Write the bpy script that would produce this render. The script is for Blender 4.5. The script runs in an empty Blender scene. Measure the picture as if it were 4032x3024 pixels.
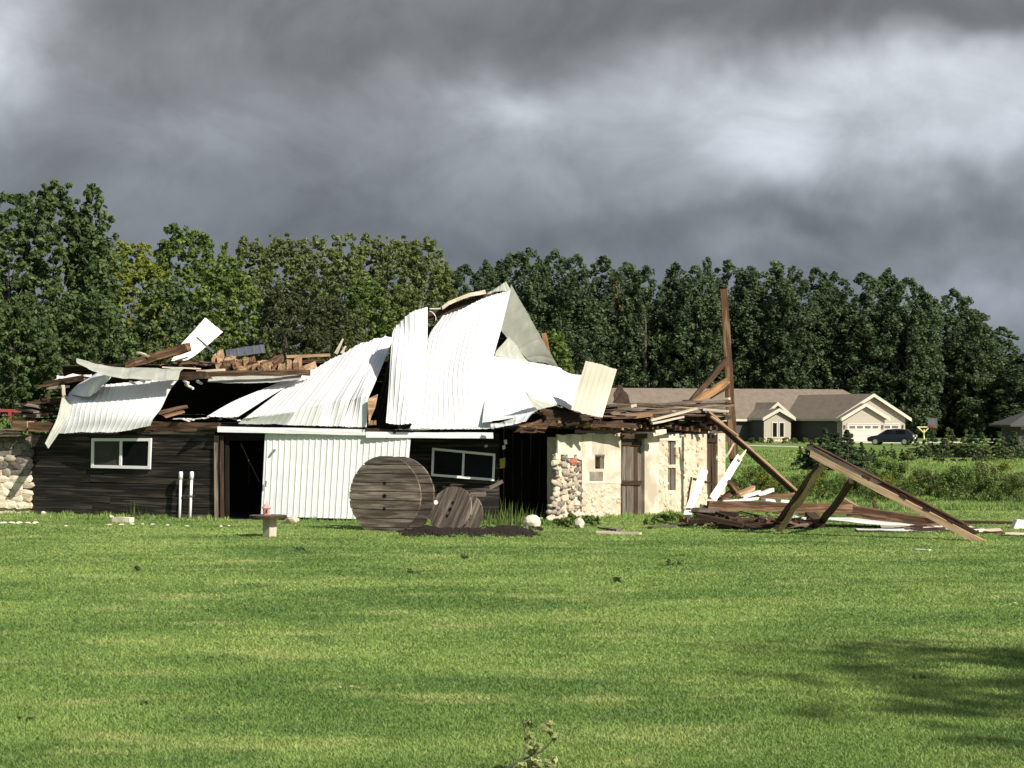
import bpy, math, random
import numpy as np
from mathutils import Vector, Matrix

random.seed(7); RNG = np.random.default_rng(7)
scene = bpy.context.scene
COL = scene.collection
F = 7600.0; CX = 2016.0; HZ = 1637.0; CAMH = 2.7      # focal length in photo pixels, image centre, horizon row, eye height

# ---------------------------------------------------------------- camera
cam_d = bpy.data.cameras.new('camera'); cam = bpy.data.objects.new('camera', cam_d); COL.objects.link(cam)
cam.location = (0, 0, CAMH); cam.rotation_euler = (math.radians(90), 0, 0)
cam_d.sensor_width = 36.0; cam_d.lens = 36.0 * F / 4032.0; cam_d.shift_y = 125.0 / 4032.0
cam_d.clip_start = 0.5; cam_d.clip_end = 6000
scene.camera = cam

# ---------------------------------------------------------------- light
SUN_EL = math.radians(37); SUN_H = Vector((0.70, -0.714)).normalized()
sun_vec = Vector((SUN_H.x * math.cos(SUN_EL), SUN_H.y * math.cos(SUN_EL), math.sin(SUN_EL)))
sd = bpy.data.lights.new('sun', 'SUN'); sd.energy = 4.6; sd.angle = math.radians(0.5); sd.color = (1.0, 0.93, 0.80)
so = bpy.data.objects.new('sun', sd); COL.objects.link(so); so.location = (30, -30, 40)
so.rotation_euler = sun_vec.to_track_quat('Z', 'Y').to_euler()

scene.view_settings.view_transform = 'Standard'; scene.view_settings.look = 'None'
scene.view_settings.exposure = 0.6; scene.view_settings.gamma = 1.0
scene.cycles.max_bounces = 6; scene.cycles.transparent_max_bounces = 6

world = bpy.data.worlds.new('World'); scene.world = world; world.use_nodes = True
def build_world():
    nt = world.node_tree; N = nt.nodes; L = nt.links; N.clear()
    def nd(t, **k):
        n = N.new(t)
        for a, b in k.items(): setattr(n, a, b)
        return n
    def math_(op, a, b=None, c=None, clamp=False):
        n = nd('ShaderNodeMath', operation=op, use_clamp=clamp)
        for i, v in enumerate((a, b, c)):
            if v is None: continue
            if isinstance(v, (int, float)): n.inputs[i].default_value = v
            else: L.new(v, n.inputs[i])
        return n.outputs[0]
    out = nd('ShaderNodeOutputWorld'); bg = nd('ShaderNodeBackground'); L.new(bg.outputs[0], out.inputs[0])
    tc = nd('ShaderNodeTexCoord')
    sky = nd('ShaderNodeTexSky', sky_type='NISHITA', sun_disc=False)
    sky.sun_elevation = SUN_EL; sky.sun_rotation = math.atan2(SUN_H.x, SUN_H.y); sky.air_density = 1.0; sky.dust_density = 1.2
    skys = nd('ShaderNodeVectorMath', operation='SCALE'); L.new(sky.outputs[0], skys.inputs[0]); skys.inputs['Scale'].default_value = 0.08
    sep = nd('ShaderNodeSeparateXYZ'); L.new(tc.outputs['Generated'], sep.inputs[0])
    # storm cloud relief: flattened noise over the whole dome
    mp = nd('ShaderNodeMapping'); mp.inputs['Scale'].default_value = (1.0, 1.0, 1.2); mp.inputs['Location'].default_value = (3.1, 0.4, 1.7)
    L.new(tc.outputs['Generated'], mp.inputs[0])
    def noise(scale, detail, rough, dist=0.0, w=None):
        n = nd('ShaderNodeTexNoise'); n.inputs['Scale'].default_value = scale; n.inputs['Detail'].default_value = detail
        n.inputs['Roughness'].default_value = rough; n.inputs['Distortion'].default_value = dist
        L.new(mp.outputs[0], n.inputs['Vector']); return n
    warp = noise(7.0, 4.0, 0.55)
    n1 = noise(6.5, 6.0, 0.52, 0.3); n2 = noise(13.0, 8.0, 0.58, 0.6)
    # direction warped a little so that the large cloud banks get ragged borders
    wv = nd('ShaderNodeVectorMath', operation='SUBTRACT'); L.new(warp.outputs['Color'], wv.inputs[0]); wv.inputs[1].default_value = (0.5, 0.5, 0.5)
    ws = nd('ShaderNodeVectorMath', operation='SCALE'); L.new(wv.outputs[0], ws.inputs[0]); ws.inputs['Scale'].default_value = 0.13
    dw = nd('ShaderNodeVectorMath', operation='ADD'); L.new(tc.outputs['Generated'], dw.inputs[0]); L.new(ws.outputs[0], dw.inputs[1])
    def bank(px, py, rx, ry):
        c = Vector(((px - CX) / F, 1.0, (HZ - py) / F)).normalized()
        s = nd('ShaderNodeVectorMath', operation='SUBTRACT'); L.new(dw.outputs[0], s.inputs[0]); s.inputs[1].default_value = c
        m = nd('ShaderNodeVectorMath', operation='MULTIPLY'); L.new(s.outputs[0], m.inputs[0]); m.inputs[1].default_value = (F / rx, 4.0, F / ry)
        ln = nd('ShaderNodeVectorMath', operation='DOT_PRODUCT'); L.new(m.outputs[0], ln.inputs[0]); L.new(m.outputs[0], ln.inputs[1])
        return math_('POWER', math.e, math_('MULTIPLY', ln.outputs['Value'], -0.9))
    # (px, py, rx, ry, amount): the brighter and darker banks of the cloud deck ahead
    banks = [(3080, 500, 520, 210, .29), (2800, 330, 420, 150, .09), (3650, 250, 420, 110, .17), (3950, 500, 300, 190, .17), (3480, 650, 420, 130, .10), (1990, 380, 290, 110, .12), (1800, 450, 420, 140, .03), (1850, 650, 300, 110, .05), (2650, 710, 380, 120, .05),
             (-120, 220, 330, 260, .28), (1000, 520, 700, 110, .035), (3900, 1170, 520, 130, .11), (3050, 1020, 260, 60, .04), (2450, 420, 500, 110, .02), (600, 60, 500, 90, .02),
             (1400, 180, 500, 120, -.02), (2500, 30, 1100, 100, -.03), (1500, 960, 900, 90, -.028), (2400, 900, 900, 70, -.025), (3700, 60, 700, 80, -.03), (3600, 870, 600, 70, -.03), (600, 700, 900, 80, -.012)]
    acc = 0.158
    for px, py, rx, ry, a in banks:
        acc = math_('MULTIPLY_ADD', bank(px, py, rx, ry), a, acc)
    t = math_('MULTIPLY', acc, math_('MULTIPLY_ADD', n1.outputs['Fac'], 0.9, 0.55))
    t = math_('MULTIPLY', t, math_('MULTIPLY_ADD', n2.outputs['Fac'], 1.1, 0.45))
    t = math_('MAXIMUM', t, 0.06)
    # colour: blue grey low down, neutral grey higher up
    mixc = nd('ShaderNodeMix', data_type='RGBA'); mixc.inputs['A'].default_value = (0.885, 1.0, 1.14, 1); mixc.inputs['B'].default_value = (0.95, 1.0, 1.075, 1)
    mr = nd('ShaderNodeMapRange', interpolation_type='SMOOTHSTEP'); L.new(sep.outputs['Z'], mr.inputs['Value']); mr.inputs['From Min'].default_value = 0.06; mr.inputs['From Max'].default_value = 0.2
    L.new(mr.outputs[0], mixc.inputs['Factor'])
    cl = nd('ShaderNodeVectorMath', operation='SCALE'); L.new(mixc.outputs['Result'], cl.inputs[0]); L.new(t, cl.inputs['Scale'])
    # the storm deck ahead breaks up towards the sun side
    cov = nd('ShaderNodeMapRange', interpolation_type='SMOOTHSTEP'); L.new(sep.outputs['Y'], cov.inputs['Value'])
    cov.inputs['From Min'].default_value = -0.5; cov.inputs['From Max'].default_value = 0.35; cov.inputs['To Min'].default_value = 0.45; cov.inputs['To Max'].default_value = 1.0
    mx = nd('ShaderNodeMix', data_type='RGBA'); L.new(cov.outputs[0], mx.inputs['Factor']); L.new(skys.outputs[0], mx.inputs['A']); L.new(cl.outputs[0], mx.inputs['B'])
    L.new(mx.outputs['Result'], bg.inputs['Color']); bg.inputs['Strength'].default_value = 1.0
build_world()

# ---------------------------------------------------------------- helpers
def P(px, py, Y):
    """the point at distance Y that the photograph shows at (px, py)"""
    return Vector(((px - CX) / F * Y, Y, CAMH - (py - HZ) / F * Y))
def GY(py, z=0.0): return F * (CAMH - z) / (py - HZ)
def G(px, py, z=0.0): return P(px, py, GY(py, z))

MW = {}                                                   # world matrix of every object built
def link(o, parent=None, M=None):
    M = M or Matrix.Identity(4); COL.objects.link(o)
    if parent is not None:
        o.parent = parent; o.matrix_basis = MW[parent.name].inverted() @ M
    else: o.matrix_basis = M
    MW[o.name] = M
    return o
def tag(o, label=None, cat=None, group=None, kind=None):
    if label: o['label'] = label
    if cat: o['category'] = cat
    if group: o['group'] = group
    if kind: o['kind'] = kind
    return o
def empty(name, loc, label=None, cat=None, group=None, kind=None, parent=None):
    o = bpy.data.objects.new(name, None); o.empty_display_size = 0.2
    link(o, parent, Matrix.Translation(Vector(loc)))
    return tag(o, label, cat, group, kind)
def mesh_of(name, verts, faces, mats, fm=None, smooth=False):
    me = bpy.data.meshes.new(name); me.from_pydata([tuple(v) for v in verts], [], faces)
    for m in (mats if isinstance(mats, (list, tuple)) else [mats]): me.materials.append(m)
    if fm is not None: me.polygons.foreach_set('material_index', fm)
    if smooth: me.polygons.foreach_set('use_smooth', [True] * len(me.polygons))
    me.update(); return me
def obj(name, verts, faces, mats, parent=None, fm=None, smooth=False, M=None):
    """verts in world space (or in the frame M)"""
    if M is None:
        a = np.array([tuple(v) for v in verts]); c = (a.min(0) + a.max(0)) / 2; c[2] = a[:, 2].min()
        M = Matrix.Translation(Vector(c)); verts = a - c
    return link(bpy.data.objects.new(name, mesh_of(name, verts, faces, mats, fm, smooth)), parent, M)
def frame(x, up=Vector((0, 0, 1)), loc=Vector((0, 0, 0)), roll=0.0):
    x = Vector(x).normalized(); up = Vector(up)
    if abs(x.dot(up.normalized())) > 0.98: up = Vector((0, -1, 0))
    y = up.cross(x).normalized(); z = x.cross(y)
    M = Matrix((x, y, z)).transposed().to_4x4()
    if roll: M = M @ Matrix.Rotation(roll, 4, 'X')
    M.translation = Vector(loc); return M
def beam(name, p, q, w, h, mat, parent=None, roll=0.0, seg=3, jit=0.006, rag=0.0, taper=1.0, up=(0, 0, 1), sag=0.0):
    """a board or timber from p to q: w across, h high; rag = broken ends"""
    p = Vector(p); q = Vector(q); L_ = (q - p).length; M = frame(q - p, up, (p + q) / 2, roll)
    V = []; Fc = []; r = random.uniform
    for i in range(seg + 1):
        t = i / seg; k = 1 + (taper - 1) * t; xx = L_ * (t - 0.5); dy = r(-jit, jit); dz = r(-jit, jit) - sag * 4 * t * (1 - t)
        e = rag if i in (0, seg) else 0.0
        for sy, sz in ((-1, -1), (1, -1), (1, 1), (-1, 1)):
            V.append((xx + (r(-e, e) if e else 0), sy * w / 2 * k + dy + r(-jit, jit) * .5, sz * h / 2 * k + dz + r(-jit, jit) * .5))
    for i in range(seg):
        a = i * 4; b = a + 4
        for j in range(4): Fc.append((a + j, a + (j + 1) % 4, b + (j + 1) % 4, b + j))
    Fc.append((3, 2, 1, 0)); n = seg * 4; Fc.append((n, n + 1, n + 2, n + 3))
    return link(bpy.data.objects.new(name, mesh_of(name, V, Fc, mat)), parent, M)
class MB:
    """collects shapes into one mesh (world space, or a frame T)"""
    def __init__(s, T=None): s.v = []; s.f = []; s.m = []; s.T = T
    def add(s, verts, faces, mi=0):
        o = len(s.v)
        for v in verts: s.v.append(s.T @ Vector(v) if s.T is not None else Vector(v))
        for f in faces: s.f.append(tuple(i + o for i in f)); s.m.append(mi)
        return s
    def box(s, x0, x1, y0, y1, z0, z1, mi=0):
        return s.add([(x0, y0, z0), (x1, y0, z0), (x1, y1, z0), (x0, y1, z0), (x0, y0, z1), (x1, y0, z1), (x1, y1, z1), (x0, y1, z1)],
                     [(3, 2, 1, 0), (4, 5, 6, 7), (0, 1, 5, 4), (1, 2, 6, 5), (2, 3, 7, 6), (3, 0, 4, 7)], mi)
    def prism(s, poly, d, mi=0):
        """poly: planar points; d: extrusion vector"""
        n = len(poly); d = Vector(d); a = [Vector(p) for p in poly]
        return s.add(a + [p + d for p in a], [tuple(range(n))[::-1], tuple(range(n, 2 * n))] + [(i, (i + 1) % n, n + (i + 1) % n, n + i) for i in range(n)], mi)
    def tube(s, pts, rad, n=8, mi=0, cap=True):
        pts = [Vector(p) for p in pts]; rings = []; o = []
        for i, p in enumerate(pts):
            d = (pts[min(i + 1, len(pts) - 1)] - pts[max(i - 1, 0)]).normalized()
            M = frame(d); r = rad[i] if isinstance(rad, (list, tuple)) else rad
            y = M.col[1].xyz; z = M.col[2].xyz
            for j in range(n):
                a = 2 * math.pi * j / n; o.append(p + y * math.cos(a) * r + z * math.sin(a) * r)
        fs = []
        for i in range(len(pts) - 1):
            for j in range(n): fs.append((i * n + j, i * n + (j + 1) % n, (i + 1) * n + (j + 1) % n, (i + 1) * n + j))
        if cap: fs.append(tuple(range(n))[::-1]); fs.append(tuple(range((len(pts) - 1) * n, len(pts) * n)))
        return s.add(o, fs, mi)
    def build(s, name, mats, parent=None, smooth=False, M=None):
        if M is not None: return obj(name, s.v, s.f, mats, parent, s.m, smooth, M)
        return obj(name, s.v, s.f, mats, parent, s.m, smooth)

# ---------------------------------------------------------------- materials
def lin(r, g, b):
    f = lambda c: ((c / 255 + 0.055) / 1.055) ** 2.4 if c > 10 else c / 255 / 12.92
    return (f(r), f(g), f(b), 1)
MATS = {}
def mat(name, c1, c2, scale=(1, 1, 1), ns=5.0, detail=6.0, lo=.35, hi=.65, rough=.75, bump=.0, bdist=.01, rnd=.25, metal=0.0, spec=.3, coords='Object', c3=None, n3=1.2, trans=0.0, island=0.0):
    m = bpy.data.materials.new(name); m.use_nodes = True; nt = m.node_tree; N = nt.nodes; L = nt.links
    b = N['Principled BSDF']; b.inputs['Roughness'].default_value = rough; b.inputs['Metallic'].default_value = metal
    b.inputs['Specular IOR Level'].default_value = spec
    if coords == 'World': src = N.new('ShaderNodeNewGeometry').outputs['Position']
    else: src = N.new('ShaderNodeTexCoord').outputs[coords]
    mp = N.new('ShaderNodeMapping'); mp.inputs['Scale'].default_value = scale; L.new(src, mp.inputs[0])
    oi = N.new('ShaderNodeObjectInfo')
    if coords == 'Object':
        sh = N.new('ShaderNodeVectorMath'); sh.operation = 'SCALE'; sh.inputs[0].default_value = (13.7, 7.1, 9.3); L.new(oi.outputs['Random'], sh.inputs['Scale']); L.new(sh.outputs[0], mp.inputs['Location'])
    n = N.new('ShaderNodeTexNoise'); n.inputs['Scale'].default_value = ns; n.inputs['Detail'].default_value = detail; n.inputs['Roughness'].default_value = .6; L.new(mp.outputs[0], n.inputs['Vector'])
    r = N.new('ShaderNodeValToRGB'); r.color_ramp.elements[0].position = lo; r.color_ramp.elements[0].color = (*c1[:3], 1); r.color_ramp.elements[1].position = hi; r.color_ramp.elements[1].color = (*c2[:3], 1)
    L.new(n.outputs['Fac'], r.inputs[0]); col = r.outputs[0]
    if c3 is not None:
        n2 = N.new('ShaderNodeTexNoise'); n2.inputs['Scale'].default_value = n3; n2.inputs['Detail'].default_value = 5; L.new(mp.outputs[0], n2.inputs['Vector'])
        r2 = N.new('ShaderNodeValToRGB'); r2.color_ramp.elements[0].position = .50; r2.color_ramp.elements[1].position = .62; L.new(n2.outputs['Fac'], r2.inputs[0])
        mx = N.new('ShaderNodeMix'); mx.data_type = 'RGBA'; L.new(r2.outputs[0], mx.inputs['Factor']); L.new(col, mx.inputs['A']); mx.inputs['B'].default_value = (*c3[:3], 1); col = mx.outputs['Result']
    if rnd or island:
        hv = N.new('ShaderNodeHueSaturation'); L.new(col, hv.inputs['Color'])
        ma = N.new('ShaderNodeMath'); ma.operation = 'MULTIPLY_ADD'; ma.inputs[1].default_value = rnd * 2; ma.inputs[2].default_value = 1 - rnd; L.new(oi.outputs['Random'], ma.inputs[0]); val = ma.outputs[0]
        if island:
            ge = N.new('ShaderNodeNewGeometry'); mb = N.new('ShaderNodeMath'); mb.operation = 'MULTIPLY_ADD'; mb.inputs[1].default_value = island * 2; mb.inputs[2].default_value = 1 - island
            L.new(ge.outputs['Random Per Island'], mb.inputs[0]); mm = N.new('ShaderNodeMath'); mm.operation = 'MULTIPLY'; L.new(val, mm.inputs[0]); L.new(mb.outputs[0], mm.inputs[1]); val = mm.outputs[0]
        L.new(val, hv.inputs['Value']); col = hv.outputs[0]
    L.new(col, b.inputs['Base Color'])
    if bump:
        bp = N.new('ShaderNodeBump'); bp.inputs['Strength'].default_value = bump; bp.inputs['Distance'].default_value = bdist; L.new(n.outputs['Fac'], bp.inputs['Height']); L.new(bp.outputs[0], b.inputs['Normal'])
    if trans:
        tr = N.new('ShaderNodeBsdfTranslucent'); L.new(col, tr.inputs['Color']); ms = N.new('ShaderNodeMixShader'); ms.inputs[0].default_value = trans
        L.new(b.outputs[0], ms.inputs[1]); L.new(tr.outputs[0], ms.inputs[2]); L.new(ms.outputs[0], N['Material Output'].inputs['Surface'])
    MATS[name] = m; return m
W = (0.7, 9, 9)                                            # grain stretched along a board's length
m_plank = mat('weathered dark siding', (.006, .005, .0042), (.030, .026, .022), (.5, 7, 12), 2.6, 9, .36, .72, .85, .5, .01, .5, c3=(.062, .052, .043), n3=1.3)
m_grey = mat('grey weathered wood', (.055, .045, .037), (.20, .165, .135), W, 2.4, 8, .32, .7, .85, .5, .01, .3)
m_brown = mat('old brown timber', (.028, .014, .008), (.125, .066, .036), W, 2.2, 8, .3, .74, .8, .5, .012, .4, c3=(.19, .115, .068), n3=1.6)
m_dark = mat('dark rotten wood', (.016, .010, .007), (.085, .05, .031), W, 2.4, 8, .32, .72, .85, .6, .012, .4)
m_tan = mat('raw tan wood', (.17, .10, .055), (.47, .315, .19), W, 2.2, 8, .32, .62, .78, .5, .01, .25, c3=(.22, .13, .07), n3=1.3)
m_tanl = mat('light tan beam', (.30, .20, .12), (.56, .40, .255), W, 2.2, 8, .30, .58, .78, .5, .01, .05, c3=(.34, .22, .13), n3=1.0)
m_orange = mat('orange pine wood', (.14, .07, .03), (.38, .215, .10), W, 2.0, 8, .3, .66, .75, .5, .01, .15, c3=(.20, .11, .055), n3=1.5)
m_pale = mat('pale bleached board', (.42, .35, .27), (.66, .58, .48), W, 2.0, 7, .3, .7, .75, .3, .006, .12)
m_wpaint = mat('white painted board', (.70, .69, .66), (.82, .81, .78), W, 2.0, 6, .35, .7, .55, .15, .004, .05)
m_white = mat('white enamelled steel', (.64, .655, .67), (.74, .745, .745), (1, 1, 1), 1.6, 6, .3, .6, .38, .35, .03, .03, spec=.45)
m_cream = mat('cream enamelled steel', (.66, .62, .54), (.74, .70, .62), (1, 1, 1), 1.4, 6, .3, .6, .42, .0, .01, .03, spec=.4)
m_under = mat('grey primed steel underside', (.33, .34, .30), (.47, .48, .43), (1, 1, 1), 2.2, 7, .3, .7, .5, .0, .01, .08)
m_steel = mat('dark grey steel', (.07, .08, .10), (.12, .13, .15), (1, 1, 1), 2.2, 5, .3, .7, .45, .0, .01, .1)
m_soil = mat('dark soil', (.004, .0025, .0018), (.026, .013, .009), (1, 1, 1), 9, 8, .3, .7, .95, .8, .05, .1)
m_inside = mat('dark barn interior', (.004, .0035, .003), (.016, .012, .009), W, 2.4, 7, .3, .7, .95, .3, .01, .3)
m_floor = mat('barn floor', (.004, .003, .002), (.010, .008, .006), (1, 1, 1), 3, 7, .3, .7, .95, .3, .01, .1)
m_plaster = mat('cream lime plaster', (.50, .44, .35), (.66, .60, .50), (1, 1, 1), 2.6, 8, .32, .6, .9, .5, .02, .06, c3=(.43, .37, .29), n3=1.6)
m_mortar = mat('tan mortar', (.42, .345, .255), (.60, .525, .415), (1, 1, 1), 5.0, 8, .3, .65, .95, .7, .02, .06)
m_stone = mat('tan wall stone', (.40, .31, .215), (.66, .565, .45), (1, 1, 1), 3.0, 7, .3, .7, .9, .5, .015, .28)
m_field = mat('grey fieldstone', (.20, .17, .14), (.50, .44, .37), (1, 1, 1), 2.4, 7, .3, .7, .88, .5, .015, .35)
m_pstone = mat('pale limestone', (.55, .48, .37), (.74, .67, .55), (1, 1, 1), 2.8, 7, .3, .7, .9, .5, .015, .14)
m_dstone = mat('dark and shade toned stone', (.07, .062, .055), (.24, .21, .185), (1, 1, 1), 3.0, 8, .3, .7, .9, .5, .015, .45)  # also carries the painted shade on the rubble wall's upper rows
m_redst = mat('red granite stone', (.26, .08, .055), (.38, .15, .11), (1, 1, 1), 4, 7, .3, .7, .85, .3, .01, .1)
m_glassd = mat('dark window glass', (.006, .007, .008), (.012, .013, .014), (1, 1, 1), 2, 3, .3, .7, .2, .0, .01, .2, spec=.03)
m_screen = mat('grey insect screen', (.035, .034, .031), (.055, .053, .048), (1, 1, 1), 3, 5, .3, .7, .7, .0, .01, .1)
m_frame = mat('white vinyl', (.74, .75, .76), (.80, .80, .80), (1, 1, 1), 2, 3, .3, .7, .45, .0, .01, .03)
m_spool = mat('grey spool plank', (.040, .033, .027), (.27, .225, .185), (.6, 6, 6), 2.6, 9, .32, .70, .88, .7, .014, .40, c3=(.08, .06, .045), n3=1.4)
m_black = mat('black hole', (.004, .004, .004), (.006, .006, .006), rough=.9, rnd=0)
m_pink = mat('pink painted tin', (.72, .26, .27), (.80, .36, .36), (1, 1, 1), 5, 5, .3, .7, .5, .0, .01, .05)
m_pinkd = mat('salmon painted tin', (.60, .25, .20), (.72, .38, .31), (1, 1, 1), 5, 5, .3, .7, .5, .0, .01, .05)
m_red = mat('faded red paint', (.22, .03, .025), (.32, .06, .05), (1, 1, 1), 3, 5, .3, .7, .6, .0, .01, .1)
m_bark = mat('tree bark', (.055, .045, .035), (.14, .12, .10), (6, 6, 1), 2, 6, .3, .7, .9, .6, .02, .2)
m_yellow = mat('yellow painted metal', (.62, .55, .26), (.70, .64, .36), rough=.5, rnd=.05)
# ---------------------------------------------------------------- ground and lawn
FRONT_X = [-40, -13.3, -7.58, -0.4, 1.14, 6.1, 6.2, 60]   # where the buildings start, seen from the lawn
FRONT_Y = [57, 53, 50.3, 49.4, 49.7, 55.4, 70, 70]
def grass_nodes(nt, blades):
    N = nt.nodes; L = nt.links; b = N['Principled BSDF']; b.inputs['Roughness'].default_value = .6 if blades else .9
    b.inputs['Specular IOR Level'].default_value = .25 if blades else .1
    g = N.new('ShaderNodeNewGeometry')
    def noise(sx, sy, sc, det, rough=.55):
        mp = N.new('ShaderNodeMapping'); mp.inputs['Scale'].default_value = (sx, sy, 0.0); L.new(g.outputs['Position'], mp.inputs[0])
        n = N.new('ShaderNodeTexNoise'); n.inputs['Scale'].default_value = sc; n.inputs['Detail'].default_value = det; n.inputs['Roughness'].default_value = rough; L.new(mp.outputs[0], n.inputs['Vector']); return n.outputs['Fac']
    def ramp(f, a, ca, bb, cb):
        r = N.new('ShaderNodeValToRGB'); r.color_ramp.elements[0].position = a; r.color_ramp.elements[0].color = (*ca, 1); r.color_ramp.elements[1].position = bb; r.color_ramp.elements[1].color = (*cb, 1); L.new(f, r.inputs[0]); return r.outputs[0]
    def mix(f, a, c):
        m = N.new('ShaderNodeMix'); m.data_type = 'RGBA'
        L.new(f, m.inputs['Factor']); L.new(a, m.inputs['A']) if not isinstance(a, tuple) else setattr(m.inputs['A'], 'default_value', (*a, 1))
        L.new(c, m.inputs['B']) if not isinstance(c, tuple) else setattr(m.inputs['B'], 'default_value', (*c, 1)); return m.outputs['Result']
    k = 1.0 if blades else 0.66
    A = tuple(k * v for v in (.142, .238, .062)); B = tuple(k * v for v in (.262, .368, .104)); C = tuple(k * v for v in (.42, .46, .175)); D = tuple(k * v for v in (.098, .186, .060))
    patch = ramp(noise(.6, 1, .30, 6, .6), .40, A, .60, B)
    dry = ramp(noise(.55, 1, .85, 6, .64), .53, (0, 0, 0), .74, (1, 1, 1))
    col = mix(dry, patch, C)
    lush = ramp(noise(.7, 1, .8, 6, .64), .56, (0, 0, 0), .72, (.85, .85, .85))
    col = mix(lush, col, D)
    if blades:
        hv = N.new('ShaderNodeHueSaturation'); L.new(col, hv.inputs['Color']); ma = N.new('ShaderNodeMath'); ma.operation = 'MULTIPLY_ADD'; ma.inputs[1].default_value = .5; ma.inputs[2].default_value = .80
        L.new(g.outputs['Random Per Island'], ma.inputs[0]); L.new(ma.outputs[0], hv.inputs['Value']); col = hv.outputs[0]
    L.new(col, b.inputs['Base Color'])
    if blades:
        tr = N.new('ShaderNodeBsdfTranslucent'); L.new(col, tr.inputs['Color']); ms = N.new('ShaderNodeMixShader'); ms.inputs[0].default_value = .38
        L.new(b.outputs[0], ms.inputs[1]); L.new(tr.outputs[0], ms.inputs[2]); L.new(ms.outputs[0], N['Material Output'].inputs['Surface'])
    else:
        bp = N.new('ShaderNodeBump'); bp.inputs['Strength'].default_value = .6; bp.inputs['Distance'].default_value = .05; L.new(noise(1, 1, 22, 6, .7), bp.inputs['Height']); L.new(bp.outputs[0], b.inputs['Normal'])
m_lawn = bpy.data.materials.new('lawn soil and thatch'); m_lawn.use_nodes = True; grass_nodes(m_lawn.node_tree, False)
m_blade = bpy.data.materials.new('grass blade'); m_blade.use_nodes = True; grass_nodes(m_blade.node_tree, True)
S_ = 3000
tag(obj('ground', [(-S_, -200, 0), (S_, -200, 0), (S_, 5000, 0), (-S_, 5000, 0)], [(0, 1, 2, 3)], m_lawn), kind='structure')

def tri_mesh(name, V, mats, parent=None, nper=3, M=None):
    """V: (n, nper, 3) world positions of separate triangles or quads"""
    n = len(V); me = bpy.data.meshes.new(name); me.vertices.add(n * nper); me.vertices.foreach_set('co', V.reshape(-1).astype(np.float32))
    me.loops.add(n * nper); me.loops.foreach_set('vertex_index', np.arange(n * nper, dtype=np.int32))
    me.polygons.add(n); me.polygons.foreach_set('loop_start', np.arange(0, n * nper, nper, dtype=np.int32))
    me.update(calc_edges=True); me.validate()
    for m in (mats if isinstance(mats, (list, tuple)) else [mats]): me.materials.append(m)
    return link(bpy.data.objects.new(name, me), parent, M) if name else me
def blades(X, Y, h, w, lean=.45, z0=0.0):
    n = len(X); a = RNG.uniform(0, 2 * np.pi, n); la = RNG.uniform(0, 2 * np.pi, n); ll = RNG.uniform(0, lean, n) * h
    V = np.zeros((n, 3, 3)); dx = np.cos(a) * w / 2; dy = np.sin(a) * w / 2
    V[:, 0] = np.stack([X - dx, Y - dy, np.full(n, z0)], 1); V[:, 1] = np.stack([X + dx, Y + dy, np.full(n, z0)], 1)
    V[:, 2] = np.stack([X + np.cos(la) * ll, Y + np.sin(la) * ll, z0 + h], 1); return V
def lawn():
    n = 860000                                            # density falls off with the square of distance
    Y = 1 / RNG.uniform(1 / 60.0, 1 / 13.0, n); X = RNG.uniform(-1, 1, n) * (Y * .275 + 4.5)
    keep = Y < np.interp(X, FRONT_X, FRONT_Y) - .05; X = X[keep]; Y = Y[keep]
    lump = .5 + .5 * np.sin(X * 1.7 + np.sin(Y * 1.3) * 2) * np.sin(Y * 2.1 + np.sin(X * .9) * 2)
    h = RNG.uniform(.010, .027, len(X)) * (1 + .5 * lump); tall = RNG.random(len(X)) > .985; h[tall] *= 2.0
    return tri_mesh('lawn_grass', blades(X, Y, h, np.clip(Y * .0009, .013, .04), 1.5), m_blade)
tag(lawn(), 'mown green lawn grass with paler dry patches', 'grass', kind='stuff')
def rough_field():
    n = 170000; Y = 1 / RNG.uniform(1 / 150.0, 1 / 55.0, n); X = RNG.uniform(.02, .31, n) * Y + RNG.uniform(0, 8, n)
    keep = (Y > np.interp(X, FRONT_X, FRONT_Y)) | (X > 6.5); X = X[keep]; Y = Y[keep]
    return tri_mesh('field_grass', blades(X, Y, RNG.uniform(.05, .16, len(X)), Y * .0008, .7), m_blade)
tag(rough_field(), 'longer field grass beyond the barn', 'grass', kind='stuff')
def wall_weeds():
    n = 5200; X = RNG.uniform(-14.5, 6.0, n); d = RNG.exponential(.28, n); Y = np.interp(X, FRONT_X, FRONT_Y) - .04 - d
    cl = .5 + .5 * np.sin(X * 3.1 + 1) * np.sin(X * 7.7) ; h = RNG.uniform(.04, .15, n) * (.25 + cl)
    keep = ~((X > -7.3) & (X < -6.4)) ; return tri_mesh('edge_weeds', blades(X[keep], Y[keep], h[keep], np.full(keep.sum(), .03), .6), m_blade)
tag(wall_weeds(), 'unmown weeds growing along the foot of the barn walls', 'weeds', kind='stuff')
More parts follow.
